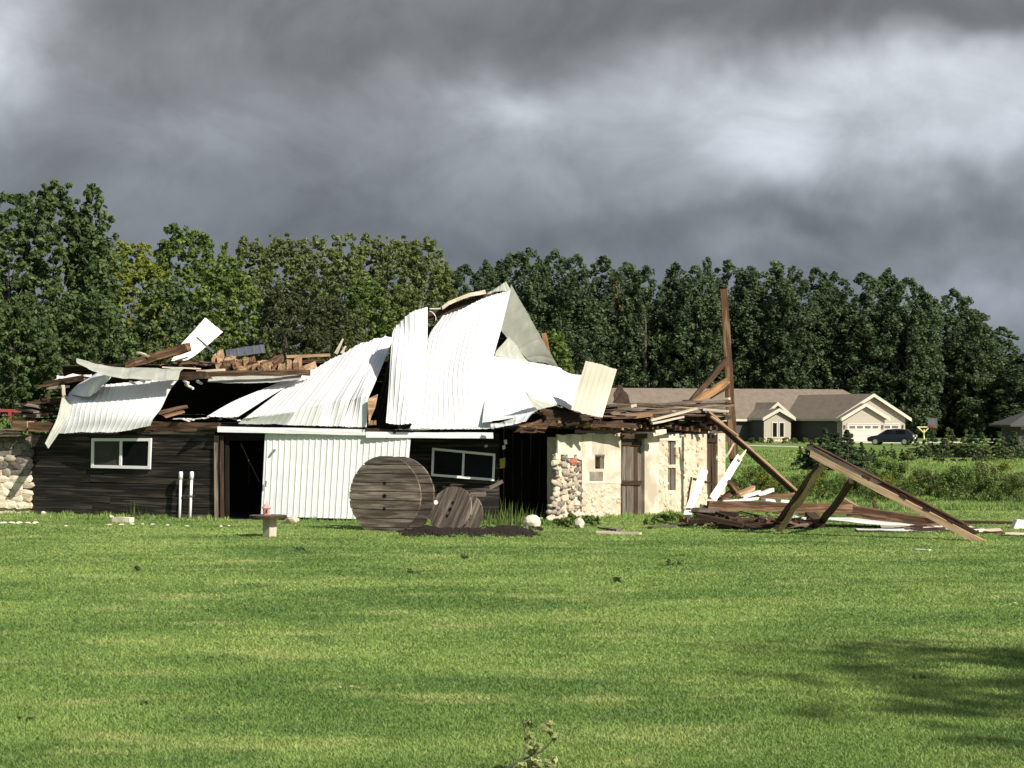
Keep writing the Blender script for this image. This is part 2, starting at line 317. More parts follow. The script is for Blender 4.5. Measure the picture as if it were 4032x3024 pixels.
# ---------------------------------------------------------------- barn
def dF(px): return float(np.interp(px, [115, 870, 1960], [53, 50.3, 49.5]))
barn = empty('barn', P(1500, 2050, 51) * 1.0, 'collapsed farm barn with dark plank front, rubble stone end and torn white metal roof', 'barn')
barn.location.z = 0; MW[barn.name] = Matrix.Translation(barn.location)
def wallpt(A, B, px, py, off=0.0):
    u = (px - CX) / F; d = B - A; t = (u * A.y - A.x) / (d.x - u * d.y); Y = A.y + t * d.y
    n = Vector((d.y, -d.x, 0)).normalized(); return P(px, py, Y) + n * off
WA0 = Vector((P(115, 0, 53).x, 53, 0)); WA1 = Vector((P(870, 0, 50.3).x, 50.3, 0))
def planks(parent, A, B, px0, px1, top, bot, n, mat_, hole=None, th=.03, off=0.0):
    """horizontal boards from px0 to px1 between the rows top and bot (given at px0 and px1); hole = (px0, py0, px1, py1)"""
    for i in range(n):
        f0 = i / n; f1 = (i + 1) / n; fm = (f0 + f1) / 2
        yl = top[0] + (bot[0] - top[0]) * fm; yr = top[1] + (bot[1] - top[1]) * fm
        spans = [(px0, px1)]
        if hole and hole[1] < (yl + yr) / 2 < hole[3]: spans = [(px0, hole[0]), (hole[2], px1)]
        elif random.random() < .6:
            c = random.uniform(px0 + (px1 - px0) * .25, px0 + (px1 - px0) * .75); spans = [(px0, c - 1), (c + 1, px1)]
        for a, b in spans:
            ya = yl + (yr - yl) * (a - px0) / (px1 - px0); yb = yl + (yr - yl) * (b - px0) / (px1 - px0); o = off + random.uniform(0, .014)
            p = wallpt(A, B, a, ya + random.uniform(-1, 1), o); q = wallpt(A, B, b, yb + random.uniform(-1, 1), o)
            hh = (bot[0] - top[0]) / n * p.y / F * random.uniform(.95, 1.0)
            beam('plank', p, q, th, hh, mat_, parent, seg=4, jit=.004)
# -- left plank front
fw = MB().add([wallpt(WA0, WA1, 118, 1712, -.06), wallpt(WA0, WA1, 868, 1716, -.06), wallpt(WA0, WA1, 868, 2056, -.06), wallpt(WA0, WA1, 118, 2022, -.06)], [(0, 1, 2, 3)]).build('front_wall', m_inside, barn)
planks(fw, WA0, WA1, 116, 850, (1706, 1712), (2024, 2056), 12, m_plank, (372, 1728, 600, 1844))
for a, b, m in ((846, 866, m_grey), (868, 884, m_dark)):
    beam('corner_post', wallpt(WA0, WA1, (a + b) / 2, 1714, .03), wallpt(WA0, WA1, (a + b) / 2 + 3, 2060, .03), .13 if a < 860 else .09, .07, m, fw, up=(0, 1, 0), jit=.008)
beam('corner_post', wallpt(WA0, WA1, 122, 1704, .02), wallpt(WA0, WA1, 120, 2024, .02), .12, .06, m_dark, fw, up=(0, 1, 0))
beam('wall_plate', wallpt(WA0, WA1, 596, 1677, .02), wallpt(WA0, WA1, 866, 1683, .02), .12, .24, m_brown, barn, seg=6, jit=.012)
beam('wall_plate', wallpt(WA0, WA1, 118, 1680, .02), wallpt(WA0, WA1, 600, 1684, .02), .12, .22, m_dark, barn, seg=6, jit=.012)
beam('trim_board', wallpt(WA0, WA1, 545, 1703, .05), wallpt(WA0, WA1, 850, 1705, .05), .03, .06, m_grey, barn)
def window(parent, c, thick, panes, depth=.05, Y=None, mat_=None):
    """c: four corners TL TR BR BL in world; framed two-light slider"""
    mat_ = mat_ or m_frame; w = empty('window', (c[0] + c[2]) / 2, parent=parent); C_ = [Vector(v) for v in c]
    up = (C_[0] - C_[3]).normalized(); rt = (C_[1] - C_[0]).normalized(); n = rt.cross(up).normalized()
    if n.y > 0: n = -n
    for a, b in ((0, 1), (3, 2)): beam('frame_rail', C_[a] - rt * thick / 2, C_[b] + rt * thick / 2, depth, thick, mat_, w, up=up, seg=1, jit=0)
    for a, b in ((3, 0), (2, 1)): beam('frame_stile', C_[a] + up * thick / 2, C_[b] - up * thick / 2, depth * .94, thick, mat_, w, up=rt, seg=1, jit=0)
    mt = (C_[0] + C_[1]) / 2; mb = (C_[3] + C_[2]) / 2
    beam('mullion', mb + up * thick / 2 + n * .004, mt - up * thick / 2 + n * .004, depth, thick * .95, mat_, w, up=rt, seg=1, jit=0)
    for k, (a, b, c2, d) in enumerate(((C_[0], mt, mb, C_[3]), (mt, C_[1], C_[2], mb))):
        off = n * (-.012 + .008 * k); MB().prism([a + off, b + off, c2 + off, d + off], n * -.006).build('pane', panes[k], w)
    return w
window(barn, [wallpt(WA0, WA1, 373, 1731, .07), wallpt(WA0, WA1, 598, 1731, .07), wallpt(WA0, WA1, 594, 1841, .07), wallpt(WA0, WA1, 371, 1836, .07)], .078, (m_screen, m_glassd))
# -- middle: doorway, sliding door, boarded part, opening
WB0 = WA1; WB1 = Vector((P(1965, 0, 49.5).x, 49.5, 0))
WC0 = Vector((P(1560, 0, 50.45).x, 50.45, 0)); WC1 = Vector((P(1966, 0, 50.4).x, 50.4, 0))
dw = MB().add([wallpt(WC0, WC1, 1560, 1690, -.05), wallpt(WC0, WC1, 1962, 1690, -.05), wallpt(WC0, WC1, 1962, 2052, -.05), wallpt(WC0, WC1, 1560, 2050, -.05)], [(0, 1, 2, 3)]).build('front_wall', m_inside, barn)
planks(dw, WC0, WC1, 1560, 1966, (1700, 1704), (2048, 2050), 12, m_plank, (1704, 1778, 1950, 1884))
beam('door_header', wallpt(WB0, WB1, 866, 1718, -.03), wallpt(WB0, WB1, 1600, 1716, -.03), .1, .22, m_inside, barn)
beam('door_post', wallpt(WB0, WB1, 893, 1730, -.05), wallpt(WB0, WB1, 893, 2058, -.05), .1, .08, m_inside, barn, up=(0, 1, 0))
beam('hanging_strap', wallpt(WB0, WB1, 935, 1745, -.3), wallpt(WB0, WB1, 1012, 1900, -.3), .015, .02, m_grey, barn, seg=5, jit=.01)
window(barn, [P(1706, 1768, 50.33), P(1946, 1791, 50.33), P(1942, 1889, 50.28), P(1702, 1870, 50.30)], .062, (m_glassd, m_glassd))
# -- inside: back wall, floor, far slope boards, partition
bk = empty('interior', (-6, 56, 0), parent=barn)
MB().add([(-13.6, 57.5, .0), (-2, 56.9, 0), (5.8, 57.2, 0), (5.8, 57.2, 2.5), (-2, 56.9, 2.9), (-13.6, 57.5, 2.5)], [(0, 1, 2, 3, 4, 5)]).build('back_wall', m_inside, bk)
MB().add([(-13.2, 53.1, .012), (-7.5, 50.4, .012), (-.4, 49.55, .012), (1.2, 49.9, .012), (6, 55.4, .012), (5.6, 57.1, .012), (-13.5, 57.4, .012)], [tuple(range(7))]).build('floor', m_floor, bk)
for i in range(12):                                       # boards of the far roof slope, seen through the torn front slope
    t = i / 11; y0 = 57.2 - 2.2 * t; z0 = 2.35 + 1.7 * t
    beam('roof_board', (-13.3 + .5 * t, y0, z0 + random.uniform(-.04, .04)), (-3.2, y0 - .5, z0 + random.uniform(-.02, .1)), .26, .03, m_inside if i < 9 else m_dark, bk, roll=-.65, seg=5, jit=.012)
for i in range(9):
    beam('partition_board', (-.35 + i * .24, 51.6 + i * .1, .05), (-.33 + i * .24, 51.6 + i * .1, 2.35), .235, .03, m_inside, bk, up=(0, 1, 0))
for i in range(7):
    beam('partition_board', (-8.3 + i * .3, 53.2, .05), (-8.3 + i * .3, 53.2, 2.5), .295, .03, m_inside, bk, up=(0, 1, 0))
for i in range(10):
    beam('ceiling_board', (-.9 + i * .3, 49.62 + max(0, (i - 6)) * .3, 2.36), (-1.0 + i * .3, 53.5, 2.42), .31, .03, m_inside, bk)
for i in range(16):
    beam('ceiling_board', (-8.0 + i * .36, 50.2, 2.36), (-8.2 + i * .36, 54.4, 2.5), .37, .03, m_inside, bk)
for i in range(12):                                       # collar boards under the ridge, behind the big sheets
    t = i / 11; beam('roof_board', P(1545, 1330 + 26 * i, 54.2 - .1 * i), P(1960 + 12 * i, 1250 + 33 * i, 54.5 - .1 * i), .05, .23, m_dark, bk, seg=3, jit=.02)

def crp(a, t):
    """Catmull-Rom through the rows of a (n, ...) at t in [0, n-1]"""
    n = len(a); i = np.clip(np.floor(t).astype(int), 0, n - 2); f = (t - i).reshape((-1,) + (1,) * (a.ndim - 1))
    p1 = a[i]; p2 = a[i + 1]; p0 = np.where((i > 0).reshape(f.shape), a[np.maximum(i - 1, 0)], 2 * p1 - p2); p3 = np.where((i < n - 2).reshape(f.shape), a[np.minimum(i + 2, n - 1)], 2 * p2 - p1)
    return .5 * (2 * p1 + (p2 - p0) * f + (2 * p0 - 5 * p1 + 4 * p2 - p3) * f ** 2 + (3 * p1 - p0 - 3 * p2 + p3) * f ** 3)
def linp(a, t):
    n = len(a); i = np.clip(np.floor(t).astype(int), 0, n - 2); f = (t - i).reshape((-1,) + (1,) * (a.ndim - 1)); return a[i] * (1 - f) + a[i + 1] * f
def sheet(name, rows, nrib, parent=None, mats=None, ribh=.026, wav=.012, nv=26, crease=False, flip=False, edge=.012, spu=8, thick=.005):
    """a ribbed metal sheet through rows of (px, py, Y); ribs run from the first row to the last; the first material faces the camera unless flip"""
    mats = mats or (m_white, m_under)
    C_ = np.array([[tuple(P(*c)) for c in r] for r in rows]); nu = nrib * spu + 1
    tv = np.linspace(0, len(rows) - 1, nv); tu = np.linspace(0, C_.shape[1] - 1, nu)
    g = (linp if crease else crp)(C_, tv); g = np.swapaxes(crp(np.swapaxes(g, 0, 1), tu), 0, 1)      # nv, nu, 3
    du = np.gradient(g, axis=1); dv = np.gradient(g, axis=0); nr = np.cross(du, dv); nr /= np.linalg.norm(nr, axis=2, keepdims=True) + 1e-9
    if (nr * (np.array([0, 0, CAMH]) - g)).sum() < 0: nr = -nr
    U = np.linspace(0, nrib, nu)[None, :]; Vv = np.linspace(0, 1, nv)[:, None]; fr = U % 1.0
    rib = np.clip((.15 - np.abs(fr - .5)) / .07, 0, 1) * ribh * .55
    w = np.zeros((nv, nu)); 
    for k in range(6):
        a, b, c = RNG.uniform(-.5, .5) * 3, RNG.uniform(.2, 1.6), RNG.uniform(0, 6.28); w += np.sin(U / max(nrib, 1) * 6.28 * a + Vv * 6.28 * b + c) / (1 + .5 * k)
    off = (rib if not flip else -rib) + w * wav * .5
    e = RNG.uniform(-1, 1, (2, nu)) * edge; e = np.cumsum(e, 1) * .3 + e * .5; e -= e.mean(1, keepdims=True)
    dvn = dv / (np.linalg.norm(dv, axis=2, keepdims=True) + 1e-9); g[0] += dvn[0] * e[0][:, None]; g[-1] += dvn[-1] * e[1][:, None]
    top = g + nr * off[..., None]; bot = top - nr * thick
    V = np.concatenate([top.reshape(-1, 3), bot.reshape(-1, 3)]); idx = np.arange(nv * nu).reshape(nv, nu); Fs = []; fm = []; o = nv * nu
    q = np.stack([idx[:-1, :-1], idx[:-1, 1:], idx[1:, 1:], idx[1:, :-1]], -1).reshape(-1, 4)
    Fs += q.tolist(); fm += [0 if not flip else 1] * len(q); Fs += (q[:, ::-1] + o).tolist(); fm += [1 if not flip else 0] * len(q)
    ring = list(idx[0]) + list(idx[1:, -1]) + list(idx[-1, -2::-1]) + list(idx[-2:0:-1, 0])
    for a, b in zip(ring, ring[1:] + ring[:1]): Fs.append((int(a), int(a) + o, int(b) + o, int(b))); fm.append(0)
    ob = obj(name, V, Fs, list(mats), parent, fm); return ob
# -- sliding door of ribbed steel, hanging a little crooked
door = sheet('sliding_door', [[(1044, 1700, 50.05), (1330, 1708, 49.72), (1618, 1716, 49.42)], [(1036, 1870, 50.0), (1320, 1878, 49.66), (1604, 1884, 49.36)], [(1027, 2032, 49.95), (1310, 2041, 49.6), (1592, 2049, 49.3)]], 24, barn, ribh=.038, wav=.003, nv=8, edge=.001)
for px, py in ((1130, 1713), (1522, 1722)): MB().tube([P(px, py, 49.6), P(px, py, 49.45)], .035, 8).build('door_hanger', m_steel, door)
beam('door_handle', P(1049, 1893, 49.88), P(1046, 1918, 49.88), .03, .03, m_steel, door, up=(0, 1, 0), seg=1)
MB().prism([P(1027, 2030, 49.97), P(1592, 2047, 49.32), P(1592, 2061, 49.32), P(1027, 2052, 49.97)], (0, .15, 0)).build('door_sill', m_black, barn)
# -- white gutter boards
for a, b, ya, yb, Ya, Yb in ((858, 1441, 1689, 1702, 50.15, 49.6), (1442, 1942, 1711, 1714, 49.55, 49.3)):
    for k, (dy, hh, dep) in enumerate(((-6, .07, 0), (7, .08, -.05))):
        beam('gutter', P(a, ya + dy * .9, Ya + dep), P(b, yb + dy * .9, Yb + dep), .10, hh, m_white, barn, seg=6, jit=.004)
# -- stone walls
def rounded():
    V = []; idx = {}
    Fs = []
    def vid(p):
        if p not in idx: idx[p] = len(V); V.append(p)
        return idx[p]
    R_ = (-1, 0, 1)
    for ax in range(3):
        for s in (-1, 1):
            for a in (0, 1):
                for b in (0, 1):
                    quad = []
                    for da, db in ((0, 0), (1, 0), (1, 1), (0, 1)):
                        c = [0, 0, 0]; c[ax] = s; c[(ax + 1) % 3] = R_[a + da]; c[(ax + 2) % 3] = R_[b + db]; quad.append(vid(tuple(c)))
                    Fs.append(tuple(quad) if s > 0 else tuple(quad[::-1]))
    out = []
    for p in V:
        v = Vector(p); k = .62 * v.normalized() * 1.12 + .38 * v * .85; out.append(k * random.uniform(.86, 1.1) + Vector((random.uniform(-.07, .07), random.uniform(-.07, .07), random.uniform(-.07, .07))))
    return out, Fs
STONES = {}
for m in (m_stone, m_field, m_pstone, m_redst, m_dstone):
    STONES[m.name] = [mesh_of('stone', *rounded(), m, smooth=(m is m_field)) for _ in range(5)]
def stone(parent, c, sx, sy, sz, yaw, m, name='stone', tilt=.25):
    M = Matrix.Translation(c) @ Matrix.Rotation(yaw, 4, 'Z') @ Matrix.Rotation(random.uniform(-tilt, tilt), 4, 'Y') @ Matrix.Diagonal((sx, sy, sz, 1))
    return link(bpy.data.objects.new(name, random.choice(STONES[m.name])), parent, M)
SA = Vector((P(2192, 0, 49.8).x, 49.8, 0)); SB = Vector((P(2852, 0, 55.3).x, 55.3, 0)); syaw = math.atan2((SB - SA).y, (SB - SA).x); sn = Vector(((SB - SA).y, -(SB - SA).x, 0)).normalized()
sw = empty('stone_wall', (SA + SB) / 2, parent=barn)
def wseg(name, a, b, t, bo, m, off=0.0, th=.35, jag=0):
    """a piece of the stone end between columns a and b, rows t (top) and bo (bottom)"""
    n = max(2, int((b - a) / 22)) if jag else 1; top = []
    for i in range(n + 1):
        px = a + (b - a) * i / n; top.append(wallpt(SA, SB, px, t + (random.uniform(-jag, jag) if jag else 0), off))
    poly = [wallpt(SA, SB, a, bo, off)] + top + [wallpt(SA, SB, b, bo, off)]
    return MB().prism(poly, -sn * th).build(name, m, sw)
wseg('stone_core', 2202, 2292, 1722, 2056, m_mortar, -.06, jag=4)
wseg('plaster_panel', 2196, 2291, 1712, 1790, m_plaster, .0, .06, jag=3)
wseg('plaster_panel', 2291, 2342, 1708, 1904, m_plaster, .012, .4, jag=4)
wseg('plaster_panel', 2378, 2444, 1708, 1904, m_plaster, .012, .4, jag=4)
wseg('plaster_panel', 2342, 2378, 1708, 1790, m_plaster, .012, .4)
wseg('plaster_panel', 2342, 2378, 1846, 1904, m_plaster, .012, .4)
wseg('mortar_bed', 2291, 2444, 1904, 2064, m_mortar, .0, .4)
wseg('plaster_panel', 2536, 2592, 1712, 2056, m_plaster, .02, .4, jag=3)
wseg('mortar_bed', 2592, 2630, 1712, 2048, m_mortar, 0, .4, jag=3); wseg('mortar_bed', 2661, 2783, 1712, 2030, m_mortar, 0, .4, jag=4)
wseg('mortar_bed', 2630, 2661, 1930, 2040, m_mortar, 0, .4); wseg('mortar_bed', 2630, 2661, 1712, 1733, m_mortar, 0, .4)
wseg('mortar_bed', 2826, 2856, 1706, 2022, m_mortar, 0, .4); wseg('mortar_bed', 2783, 2826, 1712, 1742, m_dark, 0, .35)
wseg('mortar_bed', 2783, 2826, 1965, 2022, m_mortar, -.02, .35)
wseg('plaster_panel', 2590, 2672, 1710, 1735, m_plaster, .02, .03, jag=3)
wseg('patch', 2320, 2372, 1857, 1893, m_field, .022, .04); wseg('patch', 2330, 2352, 1712, 1790, mat('grey cement patch', (.42, .38, .31), (.50, .45, .37), rnd=.05), .018, .03)
MB().prism([wallpt(SA, SB, 2342, 1790, -.3), wallpt(SA, SB, 2378, 1790, -.3), wallpt(SA, SB, 2378, 1846, -.3), wallpt(SA, SB, 2342, 1846, -.3)], -sn * .03).build('window_backing', m_inside, sw)
beam('window_jamb', wallpt(SA, SB, 2372, 1790, -.05), wallpt(SA, SB, 2372, 1846, -.05), .06, .12, m_grey, sw, up=(0, 1, 0)); beam('window_lintel', wallpt(SA, SB, 2340, 1793, -.03), wallpt(SA, SB, 2380, 1793, -.03), .1, .05, m_grey, sw)
# the end return and the back of the stone part
MB().prism([SB + Vector((-.05, .05, 0)), SB + Vector((-.05, .05, 2.2)), SB + Vector((-2.2, 2.0, 2.2)), SB + Vector((-2.2, 2.0, 0))], (-.25, -.3, 0)).build('stone_core', m_mortar, sw)
# old plank doors and the narrow boarded window in the stone end
def vplanks(name, a, b, t, bo, n, m, off=-.1):
    d = empty(name, wallpt(SA, SB, (a + b) / 2, bo, off), parent=sw)
    for i in range(n):
        px = a + (b - a) * (i + .5) / n; w = (b - a) / n * 51.5 / F * 1.45; o = off + random.uniform(-.02, .01)
        beam('plank', wallpt(SA, SB, px, t + random.uniform(0, 5), o), wallpt(SA, SB, px + random.uniform(-1, 1), bo + random.uniform(-5, 0), o), w, .035, m if random.random() < .6 else m_dark, d, up=-sn, seg=4)
    return d
d1 = vplanks('plank_door', 2444, 2537, 1724, 2058, 6, m_grey)
for y_ in (1745, 1900): beam('door_batten', wallpt(SA, SB, 2448, y_, -.06), wallpt(SA, SB, 2532, y_ + 2, -.06), .03, .12, m_dark, d1)
beam('door_lintel', wallpt(SA, SB, 2440, 1716, -.02), wallpt(SA, SB, 2540, 1716, -.02), .2, .14, m_dark, sw)
vplanks('boarded_window', 2630, 2661, 1733, 1932, 2, m_grey, -.06); beam('window_batten', wallpt(SA, SB, 2632, 1836, -.02), wallpt(SA, SB, 2660, 1836, -.02), .03, .09, m_pale, sw)
vplanks('plank_door', 2783, 2826, 1742, 1968, 4, m_grey, -.05)
# stones showing through
placed = []; REDS = []
for i in range(1600):                                     # rough corner pier of fieldstones, thrown in without overlap
    r = random.uniform(8, 17) if i < 500 else random.uniform(5, 9); py = random.uniform(1786, 2046); l0 = 2186 - max(0, py - 1900) * .16; px = random.uniform(l0, 2292)
    if any(math.hypot((px - a) * .9, py - b) < (r + c) * .80 for a, b, c in placed): continue
    placed.append((px, py, r)); s_ = 49.9 / F; red = not REDS and abs(px - 2243) < 28 and abs(py - 1836) < 24; REDS += [1] if red else []; m = m_redst if red else random.choice([m_field, m_field, m_dstone, m_pstone, m_stone, m_field])
    stone(sw, wallpt(SA, SB, px, py, -.055), r * s_ * random.uniform(1.25, 1.6), .07, r * s_ * random.uniform(.8, 1.1), syaw, m, tilt=.4)
def cobble(a, b, t, bo, n, dx=11, dz=14):
    for i in range(n):
        px = random.uniform(a, b); py = random.uniform(t, bo); Y = wallpt(SA, SB, px, py).y; s = Y / F
        stone(sw, wallpt(SA, SB, px, py, -.035), random.uniform(.6, 1.35) * dx * s / abs(math.cos(syaw)), random.uniform(.045, .075), random.uniform(.6, 1.3) * dz * s * .8, syaw, random.choice([m_stone, m_stone, m_stone, m_pstone]))
cobble(2300, 2440, 1915, 2052, 95, 8, 12); cobble(2597, 2628, 1745, 2035, 34, 7, 13); cobble(2664, 2780, 1722, 2025, 105, 8, 12); cobble(2634, 2658, 1940, 2030, 8, 7, 11); cobble(2830, 2853, 1720, 2010, 26, 7, 14)
# left rubble wall: pale lower part, shade above put into darker stones
lw = empty('rubble_wall', P(0, 2000, 52.9), 'pale rubble stone wall running out of the frame left of the plank front', 'wall'); lw.location.z = 0; MW[lw.name] = Matrix.Translation(lw.location)
MB().prism([P(-230, 2030, 52.9), P(-230, 1735, 52.9), P(-60, 1722, 52.9), P(30, 1728, 52.9), P(113, 1712, 52.9), P(113, 2030, 52.9)], (0, .35, 0)).build('mortar_core', m_mortar, lw)
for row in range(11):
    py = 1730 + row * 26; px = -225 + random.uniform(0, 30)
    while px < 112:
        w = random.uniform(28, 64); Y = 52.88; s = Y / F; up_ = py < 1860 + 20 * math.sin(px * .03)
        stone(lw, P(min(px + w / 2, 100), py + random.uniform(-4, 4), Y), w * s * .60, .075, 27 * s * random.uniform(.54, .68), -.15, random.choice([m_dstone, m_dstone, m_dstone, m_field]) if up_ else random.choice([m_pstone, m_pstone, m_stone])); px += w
for i in range(5): tag(beam('roof_board', P(-60, 1690 + i * 7, 52.9 - .08 * i), P(96 - i * 6, 1692 + i * 6, 52.8 - .08 * i), .14, .03, random.choice([m_dark, m_grey]), lw))

# ---------------------------------------------------------------- torn roof
RS = dict(parent=barn)
# left: the sheet that slid off, folded along its left and top edges
sheet('roof_sheet', [[(224, 1706, 52.17), (310, 1703, 51.78), (400, 1702, 51.38), (480, 1698, 51.06), (592, 1676, 50.72)], [(245, 1660, 52.2), (330, 1650, 51.8), (420, 1645, 51.4), (515, 1640, 51.1), (618, 1628, 50.8)],
      [(266, 1600, 52.6), (345, 1588, 52.2), (435, 1580, 51.8), (545, 1572, 51.6), (656, 1562, 51.4)], [(270, 1548, 53.2), (372, 1520, 53.0), (460, 1510, 52.8), (580, 1500, 52.6), (704, 1494, 52.4)]], 17, ribh=.022, wav=.05, **RS)
sheet('roof_sheet', [[(178, 1746, 51.3), (192, 1766, 51.5)], [(203, 1694, 51.5), (238, 1696, 51.9)], [(227, 1640, 51.9), (279, 1620, 52.3)], [(249, 1548, 52.5), (266, 1560, 52.8)]], 3, flip=True, wav=.008, nv=20, edge=.004, **RS)
sheet('roof_sheet', [[(268, 1552, 53.2), (345, 1562, 52.2), (392, 1536, 52.4)], [(330, 1500, 53.2), (370, 1505, 52.2), (415, 1508, 52.5)], [(408, 1456, 53.5), (425, 1470, 52.5), (438, 1486, 52.8)]], 3, wav=.03, nv=16, **RS)
curl = tag(sheet('roof_sheet', [[(306, 1432, 51.9), (420, 1478, 51.5), (560, 1494, 51.2), (700, 1496, 51.0)], [(300, 1420, 52.2), (430, 1462, 51.8), (560, 1470, 51.5), (710, 1468, 51.3)], [(302, 1408, 52.8), (440, 1447, 52.4), (570, 1448, 52.1), (722, 1446, 51.9)]], 3, flip=True, wav=.03, nv=14, spu=20), 'long curled metal sheet showing its grey underside above the left window', 'metal sheet')
sheet('roof_sheet', [[(815, 1506, 52.2), (980, 1510, 51.8), (1180, 1494, 51.6)], [(822, 1490, 52.5), (990, 1492, 52.2), (1190, 1478, 52.0)], [(830, 1476, 52.9), (1000, 1474, 52.6), (1205, 1462, 52.4)]], 2, flip=True, wav=.03, nv=10, spu=24, **RS)
sheet('roof_sheet', [[(215, 1500, 54.0), (285, 1490, 54.0), (362, 1486, 53.8)], [(225, 1480, 54.4), (290, 1476, 54.4), (362, 1474, 54.2)]], 3, wav=.05, nv=8, **RS)
# centre left: long strips from the ridge, kinked at the eave
sheet('roof_sheet', [[(813, 1640, 50.7), (875, 1641, 50.5), (938, 1643, 50.4)], [(960, 1560, 51.6), (1010, 1560, 51.5), (1060, 1560, 51.3)], [(1150, 1488, 53.0), (1190, 1480, 52.9), (1225, 1476, 52.8)]], 5, wav=.03, **RS)
e0 = lambda px: (px, 1668 + (px - 935) * .028, float(np.interp(px, [935, 1442], [50.05, 49.55])))
def strip(b0, b1, k0, k1, t0, t1, n, ky=(1605, 1600), Yt=(53.2, 53.2), dz=0.0):
    mid = lambda a, b: tuple((x + y) / 2 for x, y in zip(a, b))
    B0, B1 = (e0(b0)), (e0(b1 + 1)); K0 = (k0, ky[0], 49.95 - dz); K1 = (k1, ky[1], 49.7 - dz); T0 = (*t0, Yt[0] - dz); T1 = (*t1, Yt[1] - dz)
    return sheet('roof_sheet', [[B0, mid(B0, B1), B1], [K0, mid(K0, K1), K1], [mid(K0, T0), mid(mid(K0, T0), mid(K1, T1)), mid(K1, T1)], [T0, mid(T0, T1), T1]], n, barn, wav=.03, nv=34, crease=True)
strip(938, 1125, 962, 1160, (1180, 1482), (1330, 1400), 8, (1646, 1622), (52.8, 53.1))
strip(1123, 1240, 1152, 1268, (1322, 1404), (1434, 1348), 5, (1624, 1592), (53.1, 53.3), .02)
strip(1241, 1346, 1269, 1379, (1436, 1348), (1511, 1324), 5, (1590, 1572), (53.3, 53.4), .03)
strip(1346, 1443, 1381, 1452, (1514, 1322), (1550, 1328), 4, (1570, 1562), (53.3, 53.3), .05)
# the upright strip and the big folded sheet
sheet('roof_sheet', [[(1520, 1668, 49.3), (1580, 1672, 49.2), (1645, 1664, 49.1)], [(1530, 1520, 49.9), (1600, 1500, 49.8), (1668, 1500, 49.9)], [(1544, 1340, 51.0), (1612, 1330, 50.9), (1682, 1330, 51.1)], [(1552, 1286, 51.6), (1615, 1236, 51.6), (1684, 1207, 51.8)]], 7, wav=.03, ribh=.04, **RS)
sheet('roof_sheet', [[(1556, 1692, 49.4), (1690, 1691, 49.32), (1815, 1690, 49.25), (1940, 1690, 49.2)], [(1620, 1672, 49.5), (1735, 1668, 49.4), (1845, 1662, 49.35), (1938, 1652, 49.3)], [(1662, 1500, 50.6), (1742, 1492, 50.5), (1832, 1480, 50.4), (1932, 1470, 50.5)], [(1690, 1330, 51.9), (1775, 1300, 51.8), (1870, 1290, 51.8), (1975, 1290, 51.9)],
      [(1738, 1240, 52.8), (1815, 1218, 52.5), (1905, 1172, 52.9), (2010, 1142, 53.0)]], 15, wav=.06, nv=44, ribh=.03, crease=False, **RS)
sheet('roof_sheet', [[(1900, 1668, 49.15), (1990, 1655, 48.95), (2070, 1640, 48.75), (2118, 1610, 48.7)], [(1914, 1560, 50.0), (2000, 1560, 49.8), (2070, 1560, 49.7), (2150, 1560, 49.7)], [(1928, 1470, 50.9), (2020, 1480, 50.7), (2100, 1485, 50.7), (2190, 1495, 50.7)], [(1944, 1398, 51.6), (2050, 1420, 51.5), (2150, 1434, 51.5), (2212, 1452, 51.5)]], 9, wav=.05, ribh=.012, **RS)
sheet('roof_sheet', [[(2120, 1602, 49.2), (2160, 1590, 49.3), (2205, 1592, 49.6), (2255, 1618, 50.0), (2300, 1632, 50.4)], [(2140, 1545, 50.0), (2180, 1535, 50.0), (2220, 1540, 50.3), (2255, 1550, 50.7), (2300, 1560, 51.2)], [(2190, 1452, 51.5), (2210, 1455, 51.5), (2235, 1468, 51.6), (2262, 1474, 52.0), (2300, 1476, 52.6)]], 6, wav=.02, ribh=.012, **RS)
sheet('roof_sheet', [[(1938, 1692, 48.9), (2010, 1674, 48.6), (2070, 1656, 48.4)], [(1930, 1668, 49.0), (2010, 1655, 48.7), (2114, 1614, 48.6)]], 4, wav=.04, nv=8, **RS)
sheet('roof_sheet', [[(2068, 1543, 48.5), (2070, 1545, 48.5), (2072, 1548, 48.5)], [(2098, 1592, 48.6), (2106, 1580, 48.7), (2112, 1572, 48.8)], [(2118, 1614, 48.7), (2150, 1606, 48.9), (2196, 1594, 49.2)]], 2, flip=True, wav=.01, nv=12, **RS)
# the far slope seen from below through the gable gap
sheet('roof_sheet', [[(1972, 1300, 53.6), (2085, 1425, 55.0)], [(1995, 1200, 53.4), (2150, 1430, 55.4)], [(2012, 1120, 53.2), (2206, 1458, 55.8)]], 4, flip=True, wav=.012, nv=12, ribh=.012, **RS)
sheet('roof_sheet', [[(1948, 1400, 52.2), (2092, 1432, 54.6)], [(1958, 1378, 52.6), (2080, 1420, 55.0)], [(2004, 1326, 53.8), (2078, 1404, 55.2)]], 4, flip=True, wav=.01, nv=8, ribh=.012, mats=(m_under, m_under), **RS)
sheet('roof_sheet', [[(1918, 1158, 52.9), (1962, 1146, 53.0), (2014, 1146, 53.0)], [(1925, 1150, 53.1), (1968, 1124, 53.2), (1992, 1108, 53.3)]], 3, flip=True, wav=.01, nv=8, **RS)
beam('ridge_board', P(1740, 1212, 53.4), P(1912, 1152, 53.5), .2, .10, m_pale, barn, seg=6, sag=-.1, jit=.02)
beam('ridge_board', P(1690, 1216, 53.2), P(1745, 1214, 53.4), .05, .04, m_under, barn, seg=3)
beam('ridge_beam', P(1560, 1290, 53.6), P(1930, 1166, 53.7), .18, .26, m_dark, barn, seg=6, jit=.02)
